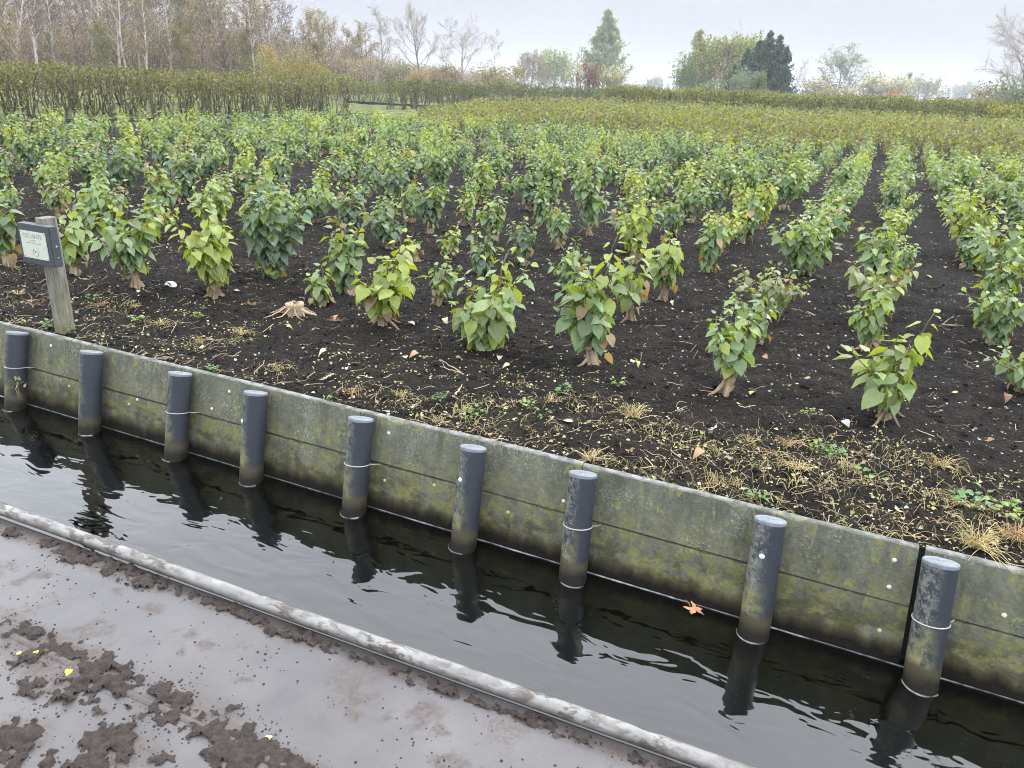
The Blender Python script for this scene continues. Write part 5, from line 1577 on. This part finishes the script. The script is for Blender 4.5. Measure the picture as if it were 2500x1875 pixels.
for n, (px, py, D, kd) in enumerate(WOOD):
    me = KINDS[kd][n % len(KINDS[kd])]
    h = top_h(px, py, D) * 10 / true_h(me)
    lst = sorted(cnt[(kd, third(px))])
    o_ = ORD[lst.index(px)]
    where = {'far left': 'at the far left of the wood', 'left': 'in left part of the wood', 'middle': 'in middle of the wood', 'right': 'at right end of the wood'}[third(px)]
    lab = f"{o_} {KLAB[kd]} from the left {where}" if len(lst) > 1 else f"{KLAB[kd]} {where}"
    tree('birch_tree' if 'birch' in kd else 'wood_tree', lab, 'tree', WGRP, gpos(px, D), me, h / 10.0, rng.uniform(0, 6.28), sc=((h / 10) * rng.uniform(.9, 1.15),) * 2 + (h / 10,))

# the undergrowth of the wood reads as one mass
m = MB(); tw = MB()
P, = [[]]
for px in np.arange(-60, 1130, 3.2):
    D0 = 80 + 0.022 * max(px - 400, 0) + (30 if px > 800 else 0)
    for D in (D0 - 6, D0 + 3, D0 + 14):
        ytop = (66 if px < 480 else 66 + (px - 480) * .15) + 50 * (fbm(np.array([px * .02]), np.array([D * .1]), 3, 7)[0] - .3)
        h = max(1.8, far(px * 1.1302, ytop * 1.1302, D)[2])
        g = gpos(px + rng.uniform(-2, 2), D + rng.uniform(-3, 3))
        nl = 44
        P.append(np.stack([g[0] + rng.normal(0, .5, nl), g[1] + rng.normal(0, .9, nl), h * rng.random(nl) ** .8], -1))
        for q in range(5):
            bx_ = g + np.array([rng.normal(0, .5), rng.normal(0, .5), 0])
            tw.tube([(bx_[0], bx_[1], 0), (bx_[0] + rng.normal(0, .3), bx_[1] + rng.normal(0, .3), h * .5), (bx_[0] + rng.normal(0, .6), bx_[1] + rng.normal(0, .6), h * rng.uniform(.8, 1.1))], [.035, .025, .012], 3, C=np.array((.21, .17, .15)) * rng.uniform(.5, 1.7), cap=False)
P = np.concatenate(P)
leaf_cloud(m, P, .19, WPAL + RPAL + [(.21, .19, .15), (.18, .165, .135), (.22, .21, .12)], rng)
wd_ = m.build('woodland_undergrowth', FARLEAF)
tag(wd_, 'brown twiggy undergrowth filling the wood behind the left hedge', 'wood', kind='stuff')
tw.build('twig_mass', BARK, wd_)

# single trees along the skyline, left to right
def put(name, label, px, ytop, D, ab, h0=10.0, wide=1.0, rz=0, m0=BARK, m1=FARLEAF, cat='tree', names=('trunk', 'crown')):
    h = top_h(px, ytop, D)
    me = meshes(ab, m0, m1)
    return tree(name, label, cat, None, gpos(px, D), me, rz=rz, sc=(h / h0 * wide, h / h0 * wide, h / true_h(me)), names=names)
HZT, HZW = (.26, .235, .22), (.30, .265, .255)
put('bare_tree', 'pale leaning bare birch at the right end of the wood', 830, 17, 104, mk_bare(401, wide=.75, trunk=(.36, .34, .31), twig=HZW, kids=[12, 8, 9, 0], rmin=.013))
put('bare_tree', 'tall bare fan-shaped tree with dark ivy-grown trunk right of the wood', 913, 10, 106, mk_bare(402, wide=1.0, trunk=(.17, .165, .145), twig=HZW, rmin=.013, kids=[13, 9, 9, 0], ang=[26, 24, 32, 0], up=[.02, .10, .08, .03], start=[.34, .3, .2, 0], lens=[.66, .45, .45, 0]))
put('bare_tree', 'round bare tree with fine twigs and forked trunk, standing clear of the wood', 996, 32, 112, mk_bare(403, wide=1.15, trunk=(.24, .21, .19), twig=(.31, .265, .255), rmin=.013, kids=[12, 9, 10, 0], ang=[48, 42, 40, 0], start=[.22, .25, .2, 0]))
put('bare_tree', 'thin bare birch sapling right of the round bare tree', 1066, 62, 116, mk_bare(404, wide=.5, trunk=(.38, .35, .33), twig=HZW, kids=[12, 6, 4, 0], r0=.10))
put('bare_tree', 'slender bare birch between the fan-shaped and round bare trees', 958, 70, 115, mk_bare(405, wide=.5, trunk=(.36, .34, .31), twig=HZW, kids=[12, 6, 4, 0], r0=.09))
def shrub(seed, pal, h=4.0, w=1.6, n=2600, size=.16, twig=(.2, .16, .12), lumps=7, flat=.8):
    rg = np.random.default_rng(seed)
    a, b = MB(), MB()
    P = []
    for q in range(lumps):
        t = rg.uniform(0, 6.283); rr = w * math.sqrt(rg.random()) * .75
        c = np.array([rr * math.cos(t), rr * math.sin(t), h * rg.uniform(.35, .72) * (1 - .35 * (rr / w) ** 2)])
        R_ = w * rg.uniform(.35, .6)
        k = n // lumps
        d = unit(rg.normal(0, 1, (k, 3))) * (rg.random((k, 1)) ** .45)
        P.append(c + d * np.array([R_, R_, min(R_ * flat, h - c[2])]))
        base = np.array([c[0] * .25, c[1] * .25, -.2])
        for s_ in range(3):
            e = c + rg.normal(0, R_ * .35, 3)
            a.tube([base, (base + e) / 2 + rg.normal(0, .12, 3), e], [.05, .035, .012], 4, C=np.array(twig) * rg.uniform(.7, 1.3), cap=False)
    leaf_cloud(b, np.concatenate(P), size, pal, rg)
    return a, b
put('shrub', 'rounded yellow-olive shrub rising behind the left hedge', 645, 112, 46, shrub(501, [(.17, .155, .065), (.14, .135, .06), (.20, .17, .07)], 4, 2.6, 5200, .10), 3.5, 1.15, names=('branch_frame', 'foliage'), cat='shrub')
put('shrub', 'second lower yellow-olive shrub just right of the rounded one', 684, 132, 47, shrub(508, [(.17, .15, .065), (.14, .13, .06), (.19, .16, .07)], 4, 2.4, 3600, .10), 3.5, 1.0, names=('branch_frame', 'foliage'), cat='shrub')
put('shrub', 'small orange-yellow shrub left of the yellow-olive shrub', 576, 92, 60, shrub(502, [(.27, .18, .08), (.23, .17, .09), (.28, .22, .09)], 4, 1.2, 320, .14, lumps=5), 4.0, .9, names=('branch_frame', 'foliage'), cat='shrub')
put('shrub', 'small bright green shrub in the gap between the hedges', 733, 158, 66, shrub(503, [(.17, .24, .05), (.14, .2, .05)], 4, 2.0, 1200, .14), 4.0, 1.2, names=('branch_frame', 'foliage'), cat='shrub')
put('shrub', 'low orange-tan shrub below the fan-shaped bare tree', 898, 146, 88, shrub(504, [(.26, .18, .08), (.22, .17, .08), (.20, .18, .09)], 4, 2.2, 2000, .16), 4.0, 1.25, names=('branch_frame', 'foliage'), cat='shrub')
put('shrub', 'low hazy olive shrub below the round bare tree', 1085, 138, 105, shrub(505, [(.17, .17, .08), (.16, .13, .09), (.2, .18, .08)], 4, 2.4, 2000, .18), 4.0, 1.5, names=('branch_frame', 'foliage'), cat='shrub')
put('shrub', 'greenish ivy-clad thicket at the foot of the leaning birch', 852, 128, 98, shrub(506, [(.16, .155, .10), (.19, .165, .12), (.17, .17, .10)], 4, 2.0, 1300, .18), 4.0, 1.1, names=('branch_frame', 'foliage'), cat='shrub')
put('shrub', 'reddish brown thicket under the round bare tree', 960, 140, 100, shrub(507, [(.20, .15, .125), (.18, .13, .12), (.16, .14, .1)], 4, 2.6, 2600, .18), 4.0, 1.3, names=('branch_frame', 'foliage'), cat='shrub')

def willow(seed, pal, h=10, w=5.0, n=170, strand=2.6, size=.24, twig=(.2, .19, .14), per=16, hw=.62):
    """round crown of hanging strands"""
    rg = np.random.default_rng(seed)
    t = Tree(seed)
    P = dict(BARE); P['kids'] = [9, 5, 4, 0]; P['len'] = [.5 * w / 5, .5, .45, 0]; P['start'] = [.3, .3, .3, 0]; P['ang'] = [45, 40, 40, 0]
    t.limb((0, 0, -.3), (0, 0, 1), h * .85, .28, 0, 2, P)
    a, b = t.meshes((.16, .145, .12), twig)
    Q = []
    lump = unit(rg.normal(0, 1, (9, 3))) * .5
    for q in range(n):
        d = unit(rg.normal(0, 1, 3)); d[2] = abs(d[2]) ** .8 if rg.random() < .85 else d[2] * .4
        rr = rg.uniform(.62, 1.0) * (1 + .13 * math.sin(d[0] * 5 + seed) + .1 * math.sin(d[1] * 6 + 2 * seed))
        c = np.array([d[0] * w * rr, d[1] * w * rr, h * .42 + d[2] * h * hw * .93 * rr])
        L_ = strand * rg.uniform(.5, 1.3)
        u = rg.random(per)
        drift = rg.normal(0, .12, 2)
        Q.append(np.stack([c[0] + drift[0] * u + rg.normal(0, .13, per), c[1] + drift[1] * u + rg.normal(0, .13, per), np.maximum(.2, c[2] - L_ * u)], -1))
    Q = np.concatenate(Q)
    Q[:, 2] = np.minimum(Q[:, 2], h)
    leaf_cloud(b, Q, size, pal, rg)
    return a, b
put('willow_tree', 'pale yellow-green weeping willow in the haze, left of the tall single tree', 1196, 104, 230, willow(601, [(.22, .25, .12), (.18, .22, .11), (.25, .26, .13)], w=4.6, n=420, per=22, size=.34), 10, 1.0)
put('wood_tree', 'hazy purple-brown round tree at the left side of the pale willow', 1148, 106, 215, willow(602, [(.20, .165, .145), (.17, .14, .125), (.22, .19, .14)], w=4.4, n=330, per=18, size=.32, twig=(.22, .17, .15), strand=1.6), 10, .9)

def spire(seed, pal, h=14, w=3.2, n=34, size=.3, trunk=(.14, .13, .11), openy=.5):
    """tall narrow tree with rising clumped limbs (poplar-like)"""
    rg = np.random.default_rng(seed)
    a, b = MB(), MB()
    zs = np.linspace(-.3, h * .97, 12)
    a.tube(np.stack([.12 * np.sin(zs * .5), .1 * np.cos(zs * .6), zs], -1), np.linspace(.24, .02, 12), 6, C=trunk, cap=False)
    a.tube([(0.2, .1, h * .1), (.9, .3, h * .35), (1.3, .4, h * .6)], [.12, .08, .02], 5, C=trunk, cap=False)
    Q = []
    for q in range(n):
        f = rg.uniform(.14, .97)
        t = q * 2.4 + rg.uniform(-.4, .4)
        prof = w * (1 - f) ** .95 * (.6 + .4 * min(1, f / .2)) * rg.uniform(.5, 1.15)
        p0 = np.array([0, 0, h * f - prof * .55])
        e = np.array([math.cos(t) * prof, math.sin(t) * prof, min(h * f + prof * .35, h)])
        a.tube([p0, (p0 + e) / 2 + np.array([0, 0, -.1]), e], [.06, .04, .012], 4, C=trunk, cap=False)
        k = 70
        u = rg.uniform(.45, 1.08, k)[:, None]
        Q.append(p0 + (e - p0) * u + rg.normal(0, 1, (k, 3)) * np.array([.30, .30, .26]) * (.5 + .5 * (1 - f)) * openy * 2)
    Q.append(np.stack([rg.normal(0, .18, 90), rg.normal(0, .18, 90), h * rg.uniform(.8, 1.0, 90)], -1))
    leaf_cloud(b, np.concatenate(Q), size, pal, rg)
    return a, b
put('poplar_tree', 'tall tapering grey-green tree standing alone on the skyline', 1302, 24, 210, spire(611, [(.17, .22, .13), (.14, .185, .115), (.20, .24, .135)], 14, 6.6, 150, .38, openy=.55), 14)
put('shrub', 'dark red-leaved small tree at the foot of the tall tapering tree', 1268, 132, 112, shrub(612, [(.14, .07, .06), (.11, .06, .055), (.17, .085, .065), (.12, .08, .055)], 4, 1.7, 1100, .18, lumps=10, twig=(.1, .07, .06)), 4.0, .95, names=('branch_frame', 'foliage'))
put('shrub', 'pale olive bush at the right foot of the tall tapering tree', 1326, 140, 150, shrub(613, [(.22, .22, .13), (.19, .20, .12), (.25, .23, .13)], 4, 2.0, 900, .26, lumps=9), 4.0, 1.1, names=('branch_frame', 'foliage'), cat='shrub')
put('shrub', 'pale leafless bush at the left foot of the tall tapering tree', 1247, 128, 150, shrub(614, [(.26, .26, .21), (.24, .23, .2)], 4, 1.6, 300, .22), 4.0, 1.0, names=('branch_frame', 'foliage'), cat='shrub')
put('shrub', 'tiny dark round bush in the distance right of the tall tree', 1365, 181, 330, shrub(615, [(.07, .10, .09), (.06, .09, .08)], 4, 2.4, 700, .4), 4.0, 1.2, names=('branch_frame', 'foliage'), cat='shrub')
put('willow_tree', 'small faded willow on the horizon left of the tree clump', 1414, 162, 420, willow(616, [(.15, .19, .15), (.13, .17, .14)], w=6, n=200, per=12, size=.5), 10, 1.0)
# the clump
put('willow_tree', 'big pale yellow-green willow at the back of the tree clump', 1580, 50, 128, willow(621, [(.20, .22, .08), (.16, .185, .075), (.235, .235, .085), (.15, .17, .08)], w=6.0, n=620, per=24, size=.32, strand=2.0), 10, .86)
put('poplar_tree', 'sparse pale-leaved tree at the left edge of the tree clump', 1500, 66, 130, spire(622, [(.22, .23, .15), (.17, .19, .12), (.25, .25, .17)], 14, 6.5, 60, .36, openy=.9), 14, 1.1)
put('willow_tree', 'low green weeping tree at the lower left of the tree clump', 1484, 116, 118, willow(623, [(.085, .12, .06), (.07, .105, .055), (.11, .15, .07)], w=4.2, n=340, per=20, size=.26, strand=2.4), 10, .62)
put('bare_tree', 'thin pinkish bare birch in front of the tree clump', 1556, 118, 112, mk_bare(624, wide=.7, trunk=(.36, .28, .27), twig=(.27, .2, .19), kids=[12, 6, 4, 0], r0=.12))
def conifer(seed, pal, h=10, w=1.7, n=90, size=.3):
    rg = np.random.default_rng(seed)
    a, b = MB(), MB()
    a.tube([(0, 0, -.3), (0, 0, h * .9)], [.2, .02], 6, C=(.09, .075, .06), cap=False)
    Q = []
    for q in range(n):
        f = rg.random() ** 1.25 * .97
        t = q * 2.4
        R_ = w * (1 - f) ** .85 * rg.uniform(.6, 1.25)
        k = 34
        u = rg.uniform(.25, 1.0, k)
        wd3 = .22 * (1.1 - u)
        Q.append(np.stack([np.cos(t) * R_ * u + rg.normal(0, 1, k) * wd3, np.sin(t) * R_ * u + rg.normal(0, 1, k) * wd3, .1 + h * f + R_ * .42 * u ** 2 + rg.normal(0, .07, k)], -1))
        a.tube([(0, 0, h * f), (np.cos(t) * R_, np.sin(t) * R_, h * f + R_ * .25)], [.03, .01], 3, C=(.08, .07, .05), cap=False)
    Q.append(np.stack([rg.normal(0, .06, 40), rg.normal(0, .06, 40), h * rg.uniform(.86, 1.02, 40)], -1))
    leaf_cloud(b, np.concatenate(Q), size, pal, rg, curl=.6)
    return a, b
CP = [(.042, .075, .058), (.032, .060, .048), (.062, .098, .070)]
for n, (px, yt, D, wd2, lab) in enumerate([(1650, 70, 108, 1.25, 'tallest dark conifer spire in the middle of the conifer stand'), (1672, 78, 107, 1.2, 'dark conifer right of the tallest spire'), (1690, 102, 106, 1.1, 'dark conifer spire at the right edge of the stand'),
                                     (1630, 88, 109, 1.25, 'dark conifer just left of the tallest spire'), (1606, 106, 109, 1.3, 'broad dark conifer at the left of the stand'), (1584, 140, 110, 1.2, 'lowest dark conifer at the left edge of the stand'), (1698, 150, 105, 1.0, 'low dark conifer skirt at the right foot of the stand')]):
    put('conifer_tree', lab, px, yt, D, conifer(630 + n, CP, 10, 3.3 if n < 5 else 4.0, 210, .26), 10, wd2 * .85).__setitem__('group', 'dark conifers in the tree clump')
put('shrub', 'blue-grey bushy conifer shrub in front of the dark conifers', 1613, 146, 100, shrub(641, [(.13, .175, .155), (.11, .15, .135), (.15, .19, .165)], 4, 1.9, 2600, .17, flat=1.2), 4.0, .9, names=('branch_frame', 'foliage'), cat='shrub')
put('shrub', 'small mid-green bush right of the blue-grey shrub', 1643, 152, 98, shrub(642, [(.09, .13, .05), (.12, .16, .06)], 4, 1.1, 1200, .17, flat=1.2), 4.0, .8, names=('branch_frame', 'foliage'), cat='shrub')
put('shrub', 'low green bush at the foot of the pinkish birch', 1535, 172, 100, shrub(643, [(.10, .13, .07), (.09, .12, .07), (.14, .16, .08)], 4, 2.6, 1400, .2), 4.0, 1.5, names=('branch_frame', 'foliage'), cat='shrub')
# right of the clump
put('bare_tree', 'thin faded bare tree just right of the dark conifers', 1716, 122, 280, mk_bare(651, wide=.55, trunk=(.3, .27, .26), twig=(.33, .30, .29), kids=[12, 6, 5, 0]))
put('bare_tree', 'hazy twiggy tree left of the feathery grey willow', 1745, 136, 260, mk_bare(652, wide=.9, trunk=(.28, .25, .24), twig=(.33, .3, .29), kids=[12, 7, 5, 0]))
put('willow_tree', 'feathery upright grey-green willow right of the conifers', 1812, 92, 210, mk_bare(653, wide=.95, trunk=(.2, .19, .17), twig=(.22, .235, .20), kids=[13, 8, 7, 0], ang=[34, 26, 24, 0], up=[.02, .10, .09, .04], start=[.08, .2, .2, 0], lens=[.62, .5, .5, 0], leaves_=(1, .26, [(.17, .20, .16), (.2, .22, .17)], .25)), 10, 1.25)
put('shrub', 'brown branchy scrub at the foot of the feathery willow', 1800, 168, 135, shrub(654, [(.19, .165, .14), (.16, .14, .12), (.2, .19, .15)], 4, 3.4, 2200, .22), 4.0, 1.6, names=('branch_frame', 'foliage'), cat='shrub')
put('shrub', 'white-flecked shrub with pale seed heads right of the feathery willow', 1892, 156, 220, shrub(655, [(.34, .34, .29), (.24, .24, .2), (.42, .42, .38), (.2, .2, .17)], 4, 2.6, 2000, .24), 4.0, 1.35, names=('branch_frame', 'foliage'), cat='shrub')
put('shrub', 'white-flecked shrub, second and shorter, beside the orange bush', 1940, 166, 210, shrub(661, [(.32, .32, .28), (.24, .23, .2), (.4, .4, .36), (.2, .2, .17)], 4, 2.2, 1500, .24), 4.0, 1.2, names=('branch_frame', 'foliage'), cat='shrub')
put('shrub', 'small orange bush among the hazy trees on the right', 1936, 194, 120, shrub(656, [(.34, .17, .05), (.28, .15, .06)], 4, 2.4, 500, .22), 4.0, 1.2, names=('branch_frame', 'foliage'), cat='shrub')
put('willow_tree', 'hazy grey bushy tree right of the white-flecked shrubs', 1992, 152, 300, willow(657, [(.2, .205, .18), (.17, .19, .15), (.22, .21, .19)], w=6, n=300, per=14, size=.4), 10, 1.15)
put('poplar_tree', 'small slim green tree left of the hazy grey bushy tree', 1963, 158, 240, spire(658, [(.15, .18, .12), (.13, .165, .11)], 14, 3.4, 30, .5), 14, 1.1)
put('bare_tree', 'faint grey tree on the far horizon at the right', 2056, 170, 620, mk_bare(659, wide=1.1, trunk=(.3, .3, .3), twig=(.34, .34, .34), kids=[11, 7, 6, 0], rmin=.03), 10, 1.3)
put('willow_tree', 'faint green tree on the far horizon left of the big bare tree', 2098, 172, 560, willow(660, [(.18, .22, .17), (.16, .2, .16)], w=6, n=260, per=14, size=.6), 10, 1.0)
put('bare_tree', 'faint grey twiggy tree beside the big bare tree on the right', 2132, 178, 520, mk_bare(663, wide=1.1, trunk=(.3, .29, .28), twig=(.32, .31, .31), kids=[11, 7, 6, 0], rmin=.03), 10, 1.2)
put('bare_tree', 'big bare spreading tree cut by the right edge of the photo', 2226, 26, 92, mk_bare(664, wide=.95, trunk=(.2, .175, .155), twig=(.30, .26, .24), rmin=.011, kids=[15, 11, 11, 0], ang=[50, 42, 40, 0], start=[.15, .2, .2, 0], r0=.2))
put('shrub', 'grey-green bush at the foot of the big bare tree at the right edge', 2208, 168, 84, shrub(665, [(.12, .15, .11), (.1, .13, .1)], 4, 2.6, 1800, .2), 4.0, 1.1, names=('branch_frame', 'foliage'), cat='shrub')
put('shrub', 'brown scrub left of the foot of the big bare tree', 2150, 176, 96, shrub(666, [(.2, .175, .15), (.17, .15, .13)], 4, 2.6, 1400, .2), 4.0, 1.2, names=('branch_frame', 'foliage'), cat='shrub')
# faint tree line that closes the horizon
m = MB()
P = []
for a in np.arange(-1.35, .5, .0035):
    D = 640 + 80 * math.sin(a * 9)
    h = 4 + 10 * max(0, fbm(np.array([a * 26]), np.array([3.]), 4, 55)[0] - .36)
    k = 9
    P.append(np.stack([D * math.sin(a) + rng.normal(0, 1.2, k), D * math.cos(a) + rng.normal(0, 4, k), h * rng.random(k)], -1))
leaf_cloud(m, np.concatenate(P), 2.2, [(.13, .15, .11), (.15, .145, .12), (.11, .13, .1)], rng)
tag(m.build('distant_trees', FARLEAF), 'faint far tree line fading into the haze on the horizon', 'trees', kind='stuff')

# ------------------------------------------------------------------ haze
me = bpy.data.meshes.new('haze')
X0, X1, Y0, Y1, Z0, Z1 = -950., 950., -650., 1600., -2.2, 34.
me.from_pydata([(x, y, z) for x in (X0, X1) for y in (Y0, Y1) for z in (Z0, Z1)], [], [(0, 1, 3, 2), (4, 6, 7, 5), (0, 4, 5, 1), (2, 3, 7, 6), (0, 2, 6, 4), (1, 5, 7, 3)])
hm = bpy.data.materials.new('haze'); hm.use_nodes = True
hm.node_tree.nodes.clear()
pv_ = hm.node_tree.nodes.new('ShaderNodeVolumePrincipled')
pv_.inputs['Color'].default_value = (.80, .83, .88, 1)
pv_.inputs['Density'].default_value = 0.0008
pv_.inputs['Anisotropy'].default_value = 0.2
mo = hm.node_tree.nodes.new('ShaderNodeOutputMaterial')
hm.node_tree.links.new(pv_.outputs[0], mo.inputs['Volume'])
me.materials.append(hm)
tag(link('haze', me), kind='stuff')
